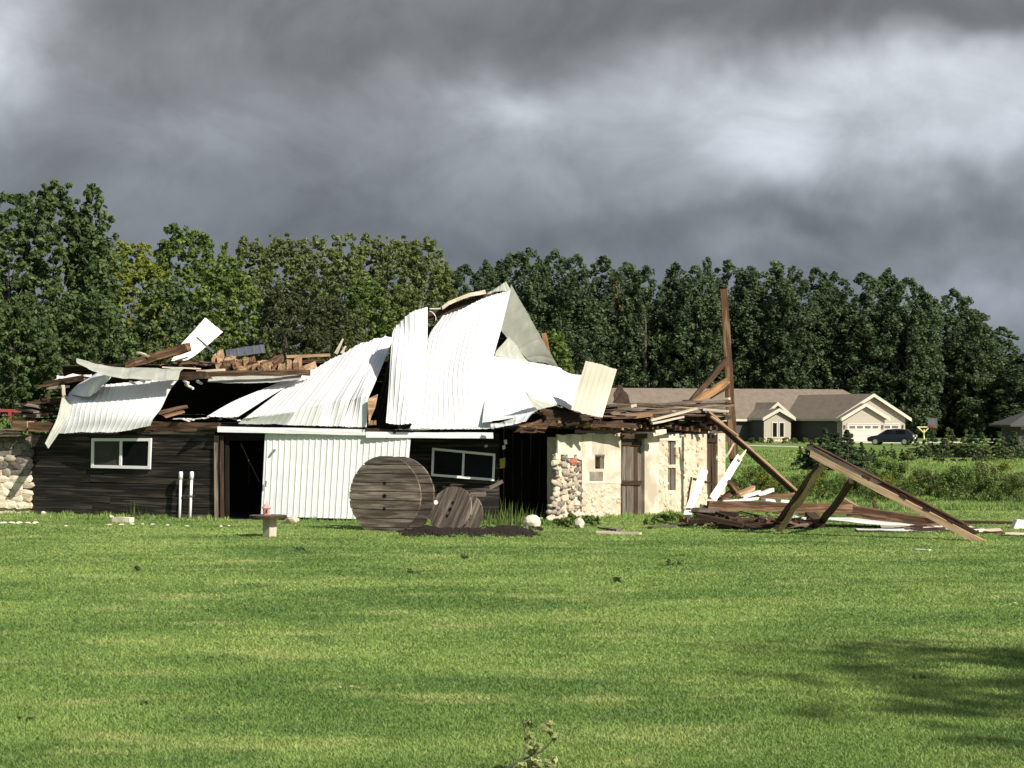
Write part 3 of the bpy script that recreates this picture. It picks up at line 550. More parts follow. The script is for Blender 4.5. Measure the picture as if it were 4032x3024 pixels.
beam('dangling_cable', P(1692, 1224, 52.6), P(1716, 1262, 52.6), .02, .02, m_white, barn, seg=6, sag=-.06)
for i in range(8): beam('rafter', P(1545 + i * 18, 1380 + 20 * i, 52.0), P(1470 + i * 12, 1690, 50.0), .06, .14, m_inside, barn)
sp = MB().prism([P(1452, 1676, 49.35), P(1448, 1570, 49.5), P(1470, 1560, 49.5), P(1488, 1552, 49.5), P(1478, 1605, 49.45), P(1462, 1640, 49.4)], (.0, .03, 0)).build('split_board', m_tan, barn)
for px in (1462, 1476): beam('rafter', P(px, 1664, 49.5), P(px, 1668, 50.6), .07, .12, m_tan, barn)
beam('wall_plate', P(1440, 1695, 49.6), P(1560, 1700, 49.5), .12, .12, m_dark, barn)
# ---------------------------------------------------------------- loose pieces on the barn roof (left)
def loose(name, p, q, w, h, m, label, cat, group=None, **k): return tag(beam(name, p, q, w, h, m, **k), label, cat, group)
ru = random.uniform
tag(sheet('metal_sheet', [[(716, 1352, 53.9), (672, 1424, 53.6)][::-1], [(765, 1300, 54.2), (752, 1410, 54.0)][::-1], [(808, 1250, 54.6), (876, 1308, 54.6)][::-1]], 4, wav=.012, nv=10, mats=(m_cream, m_under), ribh=.02), 'white metal sheet standing up slanted on the left roof debris', 'metal sheet')
tag(sheet('metal_sheet', [[(892, 1408, 57.5), (1046, 1388, 57.5)], [(888, 1376, 57.9), (1040, 1357, 57.9)]], 5, wav=.01, nv=6, mats=(m_steel, m_steel)), 'dark blue grey metal panel poking up behind the left roof debris', 'metal panel')
loose('timber', P(500, 1442, 53.2), P(742, 1368, 53.0), .24, .24, m_brown, 'thick brown broken timber slanting below the upright white sheet', 'timber', rag=.12, seg=6, jit=.03)
loose('metal_rod', P(774, 1328, 52.9), P(842, 1388, 52.9), .05, .05, m_steel, 'thin dark rod crossing in front of the upright white sheet', 'rod', seg=4)
loose('board', P(546, 1388, 53.2), P(592, 1404, 53.0), .12, .05, m_pale, 'short pale board end above the slanting brown timber', 'board', rag=.03)
loose('beam', P(795, 1474, 52.0), P(1216, 1466, 51.8), .16, .15, m_brown, 'long brown beam lying level under the tan broken rafters', 'beam', seg=7, jit=.02, rag=.05)
loose('beam', P(672, 1476, 51.6), P(822, 1482, 51.4), .2, .20, m_dark, 'short dark splintered beam at the end of the curled sheet', 'beam', seg=5, jit=.03, rag=.12)
loose('board', P(775, 1462, 51.6), P(885, 1456, 51.5), .1, .06, m_pale, 'pale narrow board on the splintered beam', 'board')
loose('board', P(640, 1446, 52.0), P(790, 1452, 52.0), .12, .035, m_pale, 'pale lath lying along the top of the curled sheet', 'board')
loose('board', P(1130, 1404, 55.0), P(1300, 1398, 55.0), .12, .085, m_tan, 'tan board lying level against the dark bush', 'board')
loose('board', P(1165, 1425, 54.6), P(1275, 1418, 54.6), .12, .05, m_dark, 'dark board below the level tan board', 'board')
loose('stake', P(1322, 1392, 54.2), P(1351, 1334, 54.2), .10, .03, m_pale, 'taller pale splintered stake standing on the roof', 'stake', taper=.5, up=(0, 1, 0))
loose('stake', P(1346, 1392, 54.2), P(1361, 1362, 54.2), .10, .03, m_pale, 'shorter pale splinter beside the taller stake', 'stake', taper=.4, up=(0, 1, 0))
for i in range(16):
    x = 640 + 16 * i + ru(-15, 15); loose('broken_board', P(x, 1440 - ru(0, 18), 53 + ru(0, .8)), P(x + ru(40, 110), 1440 - ru(-14, 34), 53 + ru(0, .8)), ru(.08, .18), ru(.025, .06), random.choice([m_brown, m_dark, m_tan, m_grey]), 'splintered board in the heap left of the tan rafter row', 'board', 'boards heaped on the left roof', rag=.05)
for lay in range(2):                                      # two uneven layers of broken tan rafter tails, stepping down to the right
    x = 836 + lay * 14
    while x < 1168:
        w = ru(14, 38); top = np.interp(x, [838, 900, 1000, 1170], [1402, 1414, 1424, 1450]); hh = ru(20, 34); cy = (top + hh / 2 if lay == 0 else 1462 - hh / 2) + ru(-5, 5); Y = 52.7 + .25 * (1 - lay) + ru(0, .2)
        c = P(x + w / 2, cy, Y); loose('rafter_stub', c, c + Vector((ru(-.25, .25), .9, ru(-.1, .25))), w * Y / F, hh * Y / F, m_tan if random.random() < .75 else m_brown, 'tan broken rafter stub in the row on the left roof', 'rafter stub', 'row of broken rafter stubs', roll=ru(-.35, .35), rag=.08)
        x += w * ru(.85, 1.35)
for i in range(34):                                       # dark rubble of boards at the left roof corner
    px = ru(105, 250); py = np.interp(px, [105, 250], [1600, 1545]) + ru(0, 75)
    loose('rotten_board', P(px - ru(20, 55), py + ru(-12, 12), 53.6 + ru(-.5, .4)), P(px + ru(20, 60), py + ru(-14, 10), 53.3 + ru(-.5, .4)), ru(.1, .22), ru(.03, .09), random.choice([m_dark, m_dark, m_dark, m_grey]), 'dark broken board in the heap at the left roof corner', 'board', 'boards heaped at the left roof corner', rag=.06)
for k, (a, b, c, d, m) in enumerate(((165, 1520, 340, 1492, m_brown), (178, 1508, 330, 1482, m_dark), (190, 1528, 262, 1522, m_pale))):
    loose('rafter', P(a, b, 53.6), P(c, d, 53.2), .14, .07, m, ['reddish brown rafter sticking out over the left roof corner', 'dark rafter above the reddish one at the left corner', 'pale stub of board under the reddish rafter'][k], 'rafter', rag=.05)
loose('beam_end', P(62, 1676, 52.9), P(120, 1678, 52.6), .26, .27, m_tan, 'tan sawn beam end sticking out left of the plank front', 'beam', seg=2)
loose('beam', P(118, 1680, 52.3), P(236, 1684, 52.1), .2, .24, m_brown, 'brown beam between the tan beam end and the hanging flap', 'beam', seg=3)
loose('stake', P(248, 1516, 52.4), P(252, 1556, 52.4), .08, .06, m_pale, 'small pale stake standing at the fold of the left sheet', 'stake', up=(0, 1, 0))
for k, (a, b, c, d) in enumerate(((625, 1625, 735, 1600), (640, 1642, 720, 1618))):
    loose('board', P(a, b, 51.6), P(c, d, 52.0), .2, .09, m_brown, ['wider brown board inside the dark gap left of the long strips', 'lower brown board inside the dark gap left of the long strips'][k], 'board', rag=.05)
for i in range(9):
    px = 680 + i * 30 + ru(-8, 8); loose('scrap_or_light_speck', P(px, 1648 + ru(-6, 10), 50.8), P(px + ru(18, 46), 1648 + ru(-8, 10), 50.7), .12, .025, random.choice([m_wpaint, m_wpaint, m_dark]), 'small scrap lying on the wall plate by the dark gap', 'scrap', 'scraps on the wall plate', rag=.03)
for px, py in ((732, 1504), (738, 1518), (752, 1526), (785, 1506), (560, 1500), (520, 1507)):
    loose('scrap_or_light_speck', P(px - 8, py - 5, 52.3), P(px + 9, py + 4, 52.2), .08, .05, m_wpaint, 'tiny white speck painted for light through the roof boards, below the curled sheet edge', 'scrap', 'painted light specks by the curled sheet')  # white pieces stand for daylight through gaps in the roof boards
# ---------------------------------------------------------------- bent panel, beams and heap on the stone end
tag(sheet('metal_sheet', [[(2248, 1614, 49.1), (2310, 1630, 49.3), (2372, 1644, 49.5)], [(2276, 1520, 49.0), (2338, 1535, 49.25), (2400, 1552, 49.5)], [(2306, 1420, 48.8), (2368, 1436, 49.1), (2430, 1454, 49.4)]], 6, wav=.01, nv=14, mats=(m_cream, m_under), ribh=.03), 'cream ribbed metal sheet standing tilted above the stone corner', 'metal sheet')
bl = 'rotten dark board in the heap on top of the stone end'
for i in range(150):
    t = random.random(); px = 2300 + 540 * t; Yw = 49.8 + 5.4 * (px - 2192) / 660; up_ = ru(0, 1); py = np.interp(px, [2300, 2400, 2600, 2850], [1650, 1645, 1625, 1612]) + up_ * np.interp(px, [2300, 2850], [35, 90])
    L_ = ru(.15, .8); dr = Vector((SB - SA)).normalized() if random.random() < .65 else Vector((ru(-1, 1), ru(-1, 1), 0)).normalized(); dr.z = ru(-.12, .14) if random.random() < .8 else ru(-.6, .6)
    c = P(px, py, Yw - .05 + ru(0, .6)); loose('broken_board', c - dr * L_ / 2, c + dr * L_ / 2, ru(.06, .18), ru(.03, .1), random.choice([m_dark, m_dark, m_dark, m_brown, m_grey]), bl, 'board', 'boards heaped on the stone end', rag=.06)
for i in range(22):                                       # rafter tails sticking out of the eave
    px = 2330 + i * 23 + ru(-5, 5); py = 1682 + ru(-7, 7) + (px - 2330) * .012; Yw = 49.8 + 5.4 * (px - 2192) / 660; c = P(px, py, Yw)
    loose('rafter_tail', c - sn * -.28, c - sn * .5, .085, .10, m_tan if px < 2500 else m_brown, 'pale rafter tail sticking out over the plastered wall' if px < 2500 else 'brown rafter tail sticking out above the old doors', 'rafter tail', 'rafter tails over the plaster' if px < 2500 else 'rafter tails over the old doors', seg=1)
for i in range(6):                                        # weathered remnant of roof boards on top
    t = i / 5; loose('roof_board', P(2385, 1642 - 9 * i, 50.8 + .35 * i), P(2862, 1632 - 10.5 * i, 54.6 + .3 * i), .34, .05, m_grey if i % 2 else m_brown, 'long weathered roof board left lying along the stone end', 'board', 'roof boards left on the stone end', seg=7, jit=.03, rag=.15)
for i in range(3): loose('eave_timber', P(2030 + 60 * i, 1688 - 10 * i, 49.0 + .1 * i), P(2420 + 40 * i, 1664 + 5 * i, 51.3), .2, .14, m_dark, ['lowest', 'middle', 'uppermost'][i] + ' of three rotten eave timbers right of the white gutter', 'timber', seg=8, jit=.03, rag=.2)
for i in range(40):
    px = ru(2040, 2330); py = np.interp(px, [2040, 2150, 2330], [1688, 1668, 1664]) + ru(-16, 16); L_ = ru(.1, .5); Y = 49.0 + (px - 2040) * .003
    loose('eave_splinter', P(px, py, Y), P(px + L_ * 150, py + ru(-12, 10), Y + ru(-.1, .2)), ru(.04, .1), ru(.03, .1), random.choice([m_brown, m_dark, m_dark, m_brown, m_orange]), 'splinter of rotten eave wood right of the white gutter', 'splinter', 'splinters along the broken eave', rag=.05)
for i in range(5): loose('roof_board', P(2112 + 10 * i, 1602 + 14 * i, 49.4), P(2290 + 14 * i, 1622 + 11 * i, 50.6), .12, .09, m_dark, 'dark board showing under the torn sheet spike', 'board', 'dark boards under the torn spike', seg=4, jit=.02, rag=.05)
tag(sheet('shaded_flap', [[(2412, 1586, 51.2), (2445, 1588, 51.6), (2482, 1592, 52.0)], [(2420, 1550, 51.4), (2448, 1546, 51.8), (2468, 1552, 52.0)], [(2432, 1512, 51.8), (2440, 1514, 52.0), (2446, 1522, 52.1)]], 1, wav=.04, nv=8, ribh=0, mats=(m_dark, m_dark)), 'torn roof piece as a shade-toned flap right of the tilted cream sheet', 'shade-toned flap')  # torn roof piece seen from below, its shade put into the dark colour
loose('plank', P(2452, 1643, 51.4), P(2556, 1632, 51.9), .3, .10, m_orange, 'clean orange plank on top of the stone end', 'plank')
loose('board', P(2560, 1656, 51.7), P(2742, 1608, 52.6), .1, .06, m_pale, 'upper pale board slanting across the heap on the stone end', 'board')
loose('board', P(2566, 1668, 51.7), P(2690, 1642, 52.4), .1, .05, m_pale, 'lower pale board slanting across the heap on the stone end', 'board')
loose('board', P(2770, 1578, 54.0), P(2872, 1570, 53.6), .14, .06, m_pale, 'pale board on top of the heap against the tall post', 'board')
loose('board', P(2770, 1612, 53.8), P(2868, 1620, 53.6), .14, .06, m_pale, 'pale board in the heap just left of the tall post', 'board')
loose('scrap', P(2484, 1600, 51.8), P(2506, 1596, 51.8), .14, .08, m_pale, 'small pale lump on the old roof boards', 'scrap')
for k, (a, b, c, d) in enumerate(((2570, 1712, 2620, 1700), (2578, 1700, 2620, 1696))): loose('rubble_stone', P(a, b, 52.1), P(c, d, 52.2), .14, .09, m_pstone, 'pale loose stone on the wall top right of the plank door', 'stone', 'loose stones on the wall top')
loose('stud', P(2158, 1392, 57.0), P(2141, 1312, 57.0), .15, .12, m_orange, 'orange stud standing behind the grey underside of the gable sheet', 'stud', up=(0, 1, 0))
# ---------------------------------------------------------------- tall post with braces
def sq(name, p, q, w, h, m, label, cat='timber', **k): return loose(name, p, q, w, h, m, label, cat, **k)
post = empty('standing_post', P(2890, 1990, 56.2), 'tall leaning brown timber post with braces beside the stone end', 'post')
beam('post', P(2888, 1806, 56.2), P(2850, 1138, 56.2), .26, .25, m_brown, post, up=(0, 1, 0), seg=9, jit=.018, taper=.74)
beam('post_stub', P(2884, 1842, 56.2), P(2886, 1790, 56.2), .16, .14, m_dark, post, up=(0, 1, 0), seg=3, jit=.03, rag=.08)
beam('brace', P(2722, 1582, 55.6), P(2864, 1412, 56.0), .12, .13, m_brown, post, seg=4, jit=.015)
beam('brace', P(2740, 1584, 55.4), P(2866, 1498, 55.8), .14, .20, m_orange, post, seg=4, jit=.03, rag=.1)
beam('brace', P(2790, 1556, 56.0), P(2866, 1512, 56.1), .12, .24, m_dark, post, seg=3, jit=.02)
beam('tie', P(2688, 1578, 55.5), P(2750, 1576, 55.5), .14, .05, m_dark, post)
sq('long_brace', P(2786, 1628, 53.2), P(3142, 1948, 50.9), .10, .16, m_dark, 'long thin dark beam slanting down from the heap to the ground debris', seg=7, jit=.008)
sq('lath', P(2792, 1622, 53.15), P(3146, 1940, 50.85), .11, .035, m_tan, 'narrow tan lath along the top of the long thin dark beam', 'lath', seg=7, jit=.006)
sq('lath', P(2800, 1640, 52.9), P(2905, 1716, 52.4), .08, .05, m_tan, 'short tan lath above the long dark beam near the post', 'lath')
sq('stick', P(2858, 1802, 53.0), P(2890, 1745, 53.0), .04, .05, m_pale, 'thin pale stick leaning against the foot of the tall post', 'stick')
# ---------------------------------------------------------------- collapsed frame and debris on the grass
bA = P(3195, 1786, 43.2); bB = P(3866, 2136, 41.6); bd = (bB - bA).normalized(); bn = (Vector((0, 0, 1)) - bd * bd.z).normalized(); bs = bd.cross(bn).normalized()
if bs.y < 0: bs = -bs                                     # bn: up across the beam, bs: away from the lawn
sq('main_beam', bA, bB, .16, .14, m_tanl, 'big tan squared beam slanting from its raised end down to the lawn', seg=10, jit=.006, rag=.05)
sq('shadow_strip', bA - bd * .05 + bn * .12 + bs * .06, bB - bd * .2 + bn * .115 + bs * .06, .10, .09, m_dark, 'dark strip for the shadowed gap along the top of the big slanting beam', seg=10, jit=.004, rag=.06)  # dark wood stands for the shadowed gap between beam and cover plank
sq('cover_plank', bA - bd * .12 + bn * .185 + bs * .06, bA.lerp(bB, .86) + bn * .18 + bs * .07, .15, .03, m_brown, 'thin brown plank along the top of the big slanting beam', 'plank', seg=12, jit=.007, rag=.15)
sq('splice_board', bA - bd * .15 + bn * .10 - bs * .05, bA + bd * 1.6 + bn * .105 - bs * .05, .04, .10, m_grey, 'grey brown board nailed over the raised end of the slanting beam', 'board', seg=6, jit=.006, rag=.15)
for k, t in enumerate((.30, .52, .66, .80)):
    a = bA.lerp(bB, t) + bn * .10 - bs * .06; sq('joint_block', a, a + bd * ru(.12, .25), .05, .07, m_dark, 'small dark notched block on top of the big slanting beam', 'block', group='blocks on the slanting beam')
sq('leg_timber', P(3246, 1826, 43.3), P(3070, 2092, 45.0), .14, .13, m_tanl, 'orange brown timber leg propping the raised beam end', seg=6, jit=.02, rag=.05, roll=-.75)  # lighter wood tone stands in for sunlight on this unlit leg
sq('leg_timber', P(3232, 1826, 43.5), P(3060, 2068, 46.2), .12, .12, m_dark, 'dark timber just behind the orange brown prop', seg=5, jit=.015)
sq('leg_timber', P(3352, 1892, 43.3), P(3230, 2066, 46.6), .11, .13, m_dark, 'thin dark timber prop in the middle of the slanting beam', seg=5, jit=.015)
sq('sill_beam', P(2790, 1990, 47.6), P(3360, 2006, 47.4), .26, .24, m_brown, 'long brown sill beam lying level on the debris, left length', seg=8, jit=.02, rag=.05)
sq('sill_beam', P(3340, 2010, 47.5), P(3815, 2082, 46.0), .26, .24, m_brown, 'long brown sill beam sinking to the right behind the slanting beam', seg=8, jit=.02, rag=.05)
sq('beam', P(3302, 1962, 49.0), P(3382, 2006, 48.7), .16, .15, m_tan, 'short tan brace end above the sill beam', seg=3, rag=.05)
sq('stub', P(3440, 1976, 49.0), P(3452, 2012, 48.9), .08, .12, m_dark, 'small dark stub standing on the sill beam', 'stub', up=(0, 1, 0))
sq('beam', P(3185, 2026, 47.5), P(3230, 2078, 46.2), .24, .22, m_dark, 'short thick dark beam end under the sill beam', seg=3, jit=.02)
sq('board', P(3770, 2056, 48.2), P(4010, 2062, 48.0), .1, .10, m_dark, 'dark board behind the foot of the slanting beam', 'board', seg=4)
def white_strip(rows, n, label, flip=False): tag(sheet('metal_sheet', rows, n, wav=.02, nv=10, ribh=.02, flip=flip), label, 'metal sheet')
white_strip([[(3250, 2046, 46.6), (3450, 2062, 46.2), (3720, 2080, 45.9)], [(3260, 2036, 47.4), (3440, 2044, 47.2), (3600, 2064, 46.8)]], 2, 'white metal sheet lying on the grass behind the slanting beam')
white_strip([[(3376, 2086, 45.2), (3560, 2090, 45.0), (3745, 2102, 44.7)], [(3370, 2080, 45.7), (3560, 2080, 45.5), (3745, 2092, 45.2)]], 2, 'narrow white sheet lying nearest to the lawn under the beam')
white_strip([[(3845, 2108, 45.0), (3940, 2112, 44.9), (4060, 2118, 44.7)], [(3850, 2084, 46.2), (3940, 2088, 46.1), (4060, 2096, 46.0)]], 2, 'white sheet lying flat right of the foot of the slanting beam')
white_strip([[(2960, 2046, 47.6), (3060, 2072, 46.8)], [(3000, 2030, 48.2), (3110, 2056, 47.3)]], 3, 'white ribbed scrap of metal lying left of the orange brown prop')
white_strip([[(3115, 2052, 46.8), (3170, 2060, 46.6)], [(3120, 2032, 47.2), (3175, 2036, 47.0)]], 2, 'small white scrap of metal between the two props')
tag(MB().prism([P(3988, 2088, 46.1), P(4006, 2046, 46.1), P(4052, 2050, 46.1), P(4040, 2094, 46.1)], (0, .3, 0)).build('white_block', m_wpaint), 'white block standing at the right edge of the picture', 'block')
sq('fallen_dark_board', P(3365, 2094, 44.8), P(3800, 2112, 44.3), .07, .08, m_dark, 'dark board under the nearest white sheet', 'board', seg=5)
sq('white_board', P(2702, 2034, 47.3), P(2774, 1852, 48.6), .19, .05, m_wpaint, 'left of two white boards leaning on the stone end', 'board', up=(0, 1, 0), seg=4, rag=.02)
sq('white_board', P(2806, 1964, 49.2), P(2912, 1800, 50.6), .21, .06, m_wpaint, 'right of two white boards, leaning beside the stone end', 'board', up=(0, 1, 0), seg=4, rag=.05, taper=.85)
sq('splinter', P(2908, 1812, 50.4), P(2938, 1772, 50.8), .10, .05, m_pale, 'splintered pale tip above the right white board', 'splinter', up=(0, 1, 0), taper=.3)
sq('pipe_stub', P(2770, 2056, 47.8), P(2782, 1990, 47.8), .3, .28, mat('dark grey concrete', (.08, .08, .085), (.15, .15, .15), rnd=.1), 'dark grey upright block behind the left white board', 'block', up=(0, 1, 0), jit=.02)
sq('bar', P(2722, 1880, 49.2), P(2700, 2036, 48.6), .04, .05, m_dark, 'thin dark bar leaning on the stone wall left of the white board', 'bar')
sq('bar', P(2728, 1886, 49.4), P(2822, 1910, 49.4), .05, .06, m_dark, 'thin dark level bar behind the two white boards', 'bar')
for i in range(64):
    px = ru(2760, 3170); hgt = np.interp(px, [2770, 2900, 3000, 3160], [55, 40, 38, 28]); py0 = 2076 - (px < 2850) * 20; py = py0 - ru(0, 1) * hgt; Y = GY(2080) - .2 + (py0 - py) / 42 + ru(-.5, .5)
    L_ = ru(.25, 1.3); a = ru(-1.0, 1.0); dr = Vector((math.cos(a), math.sin(a), ru(-.22, .22)))
    c = P(px, py, Y); c.z = max(c.z, .06); m = random.choice([m_dark, m_dark, m_dark, m_dark, m_brown, m_brown, m_grey]); loose('broken_board', c - dr * L_ / 2, c + dr * L_ / 2, ru(.06, .2), ru(.03, .12), m, 'dark or brown broken board in the debris pile right of the stone end', 'board', 'boards in the debris pile on the grass', rag=.06)
for i in range(70):
    px = ru(2750, 3200); py = 2074 - ru(0, 1) ** 1.5 * np.interp(px, [2750, 2850, 3000, 3200], [70, 120, 110, 40]); Y = GY(2078) + (2074 - py) / 45 + ru(-.3, .4); a = ru(-1.4, 1.4); L_ = ru(.15, .7); c = P(px, py, Y); c.z = max(c.z, .04); dr = Vector((math.cos(a), math.sin(a), ru(-.4, .4)))
    loose('stick', c - dr * L_ / 2, c + dr * L_ / 2, ru(.02, .06), ru(.015, .04), random.choice([m_dark, m_brown, m_tan, m_pale, m_grey]), 'small splintered stick tangled in the debris pile', 'stick', 'sticks in the debris pile', rag=.05, taper=.6)
for k, (a, b, c, d, w) in enumerate(((2850, 1976, 2985, 1962, 10), (2920, 1956, 2990, 1938, 12), (2985, 1950, 3040, 1928, 12), (3070, 1972, 3116, 1978, 10), (2720, 2048, 2870, 2048, 8), (2860, 2058, 2905, 2062, 12), (3010, 1968, 3045, 1972, 9))):
    Y = [49.6, 49.9, 50.0, 49.2, 46.9, 46.2, 49.4][k]; loose('white_board', P(a, b, Y), P(c, d, Y + .2), .16, w * Y / F, m_wpaint if k not in (4, 5) else m_pale, 'small white painted board lying in the debris pile' if k not in (4, 5) else 'pale board at the front edge of the debris pile', 'board', 'white boards in the debris pile' if k not in (4, 5) else 'pale boards at the pile front', rag=.04)
for k, (a, b, c, d, m) in enumerate(((2832, 1972, 2900, 1925, m_brown), (2868, 1900, 2925, 1962, m_brown), (2905, 1950, 2968, 1920, m_tan), (2990, 1962, 3130, 1948, m_brown), (3120, 1990, 3200, 1992, m_dark))):
    loose('timber', P(a, b, 49.8), P(c, d, 50.2), .14, .12, m, ['brown timber slanting up behind the right white board', 'brown timber crossing down behind the right white board', 'tan stub pointing up at the back of the debris pile', 'level brown timber at the back of the debris pile', 'dark block between the two props'][k], 'timber', rag=.06, seg=3)
for i in range(26):
    px = ru(3380, 3985); py = 2062 + (px - 3380) * .045 + ru(-6, 10); Y = GY(py + 10); c = P(px, py, Y); c.z = max(c.z, .05)
    loose('board_scrap', c - Vector((ru(.1, .4), ru(-.1, .1), 0)), c + Vector((ru(.1, .4), ru(-.1, .1), ru(-.03, .05))), ru(.08, .2), ru(.02, .06), random.choice([m_brown, m_dark, m_wpaint, m_pale]), 'small broken scrap of board along the right fallen sheets', 'board', 'scraps along the right fallen sheets', rag=.05)
for k, (a, b, c, d) in enumerate(((2350, 2096, 2522, 2100), (2560, 2078, 2700, 2066), (2365, 2078, 2440, 2088))):
    p = G(a, b, .03); q = G(c, d, .03); loose('ground_board', p, q, .16, .05, m_grey if k else m_pale, ['pale board lying on the grass before the plank door', 'grey board lying on the grass before the narrow window', 'short grey board beside the yellowish boulder'][k], 'board', seg=4)
loose('red_scrap', G(2683, 2046, .06), G(2716, 2046, .08), .15, .12, m_red, 'small rusty red scrap at the foot of the left white board', 'scrap')
loose('white_scrap', G(3604, 2163, .02), G(3662, 2166, .02), .10, .02, m_wpaint, 'small white strip lying on the lawn below the slanting beam', 'scrap')
# ---------------------------------------------------------------- window bits beside the opening
for k, (px, py, w, h, m) in enumerate(((1978, 1762, .16, .10, m_wpaint), (1985, 1742, .09, .12, m_wpaint), (1908, 1757, .08, .06, m_pale))):
    loose('bracket', P(px, py, 50.25), P(px + 12, py - 2, 50.25), .05, h, m, ['white bracket beside the right window', 'upright part of white plate above the bracket beside the right window', 'small pale lump above the right window'][k], 'bracket', seg=1)
loose('loose_board', P(1928, 1920, 48.9), P(1980, 1896, 48.9), .06, .09, m_grey, 'short grey board hanging below the right window corner', 'board')
loose('loose_board', P(1852, 1948, 48.7), P(1914, 1944, 48.7), .10, .12, m_grey, 'grey board end behind the smaller cable spool', 'board')
tag(MB().prism([P(1968, 1806, 50.6), P(1990, 1802, 50.6), P(1988, 1842, 50.6), P(1968, 1846, 50.6)], (0, .02, 0)).build('yellow_sign', mat('yellow plastic', (.50, .40, .03), (.60, .50, .08), rnd=0)), 'small yellow panel in the dark opening by the right window', 'panel')
# ---------------------------------------------------------------- pipes, spools, table, stones
for k, px in enumerate((728, 771)):
    pr = empty('vent_pipe', wallpt(WA0, WA1, px, 2058, .25), ['left', 'right'][k] + ' white plastic pipe standing before the plank front', 'pipe')
    b = wallpt(WA0, WA1, px + (-2 if k else 0), 2062, .25); t = wallpt(WA0, WA1, px, 1862, .18)
    MB().tube([b, t], .036, 10).build('pipe', m_frame, pr, True); d = (t - b).normalized(); MB().tube([t - d * .16, t - d * .02, t + d * .04], [.055, .055, .045], 10).build('cap', m_frame, pr, True)
loose('cross_bar', wallpt(WA0, WA1, 738, 1951, .24), wallpt(WA0, WA1, 788, 1952, .24), .02, .025, m_grey, 'thin cross bar between the two white pipes', 'bar')
def spool(name, c, axis, R, width, label, n=9, roll=0.0, core=.5, holes=((0, 0), (0, .32), (0, -.32))):
    """cable spool: front flange centred at c facing along axis"""
    ax = Vector(axis).normalized(); M = frame(ax, (0, 0, 1), c, roll)       # x = axis, y across, z up
    root = link(bpy.data.objects.new(name, None), None, M); root.empty_display_size = .2; tag(root, label, 'cable spool')
    for side in (0, 1):
        x1 = -side * width; T = Matrix.Translation((x1, 0, 0))
        for i in range(n):
            z0 = -R + 2 * R * i / n + .009; z1 = -R + 2 * R * (i + 1) / n - .009; pts = []; K = 7; wear = ru(-.012, .012)
            zs = [z0 + (z1 - z0) * k / K for k in range(K + 1)]
            rr = lambda z: math.sqrt(max(R * R - z * z, 0)) + wear
            pts = [(0, rr(z), z) for z in zs] + [(0, -rr(z), z) for z in reversed(zs)]
            th = .055 + ru(-.006, .006); mb = MB().prism([(p[0] + (ru(-.003, .003)), p[1], p[2]) for p in pts], (-th, 0, 0))
            # grain along the plank: local x along y of the spool
            Mp = M @ T @ Matrix.Rotation(math.pi / 2, 4, 'Z'); inv = Matrix.Rotation(-math.pi / 2, 4, 'Z')
            obj('flange_plank', [inv @ v for v in mb.v], mb.f, m_spool, root, M=Mp)
        mb = MB().tube([(-.012, 0, 0), (-.045, 0, 0)], R * .975, 36); obj('flange_backing', mb.v, mb.f, m_dark, root, M=M @ T)
    K = 20
    for k in range(K):
        a0 = 2 * math.pi * k / K; a1 = 2 * math.pi * (k + .92) / K; r = R * core
        mb = MB().prism([(-.05, r * math.cos(a0), r * math.sin(a0)), (-.05, r * math.cos(a1), r * math.sin(a1)), (-.05, .9 * r * math.cos(a1), .9 * r * math.sin(a1)), (-.05, .9 * r * math.cos(a0), .9 * r * math.sin(a0))], (-(width - .05), 0, 0))
        obj('core_slat', mb.v, mb.f, m_spool, root, M=M)
    for hy, hz in holes:
        mb = MB().tube([(-.03, hy * R, hz * R), (.006, hy * R, hz * R)], .04 if (hy, hz) != (0, 0) else .052, 10); obj('bolt_hole', mb.v, mb.f, m_black, root, M=M)
    return root
sR = .945
spool('cable_spool', P(1514, 1953, 45.2), (-.42, -.90, .04), sR, .68, 'large grey wooden cable spool standing on its rims before the sliding door', 9)
spool('cable_spool', P(1772, 2006, 45.9) , (-.50, -.78, .34), .58, .52, 'smaller brown grey cable spool leaning against the large one', 6, math.pi / 2 - .25, holes=((0, 0), (-.28, .0), (.3, 0)))
tag(MB().tube([P(1716, 1978, 45.5), P(1716, 1978, 45.44)], .055, 7).build('white_tag', m_frame), 'small white tag between the two spools', 'tag')
# spool table with pink lantern
tb = G(1062, 2112); tbl = empty('spool_table', tb, 'low round dark table on a square post in the grass', 'table'); s_ = tb.y / F
tz = (2112 - 2034) * s_
MB().tube([(tb.x - .04, tb.y, tz - .03), (tb.x - .04, tb.y, tz + .025)], 74 * s_, 24).build('table_top', m_dark, tbl)
MB().tube([(tb.x - .04, tb.y, tz + .026), (tb.x - .04, tb.y, tz + .034)], 72 * s_, 24).build('table_board', m_grey, tbl)
beam('table_post', (tb.x, tb.y, 0), (tb.x, tb.y, tz - .035), .22, .22, m_pale, tbl, up=(.77, -.64, 0), jit=.004)
lc = Vector((tb.x - 12 * s_, tb.y, tz + .037)); ln = empty('lantern', lc, 'pink tin lantern house on the low round table', 'lantern')
def ngon(c, r, z, n=6, ph=0): return [(c.x + r * math.cos(2 * math.pi * i / n + ph), c.y + r * math.sin(2 * math.pi * i / n + ph), z) for i in range(n)]
def frust(name, c, r0, z0, r1, z1, m, parent, n=6):
    v = ngon(c, r0, z0, n) + ngon(c, r1, z1, n); obj(name, v, [tuple(range(n))[::-1], tuple(range(n, 2 * n))] + [(i, (i + 1) % n, n + (i + 1) % n, n + i) for i in range(n)], m, parent)
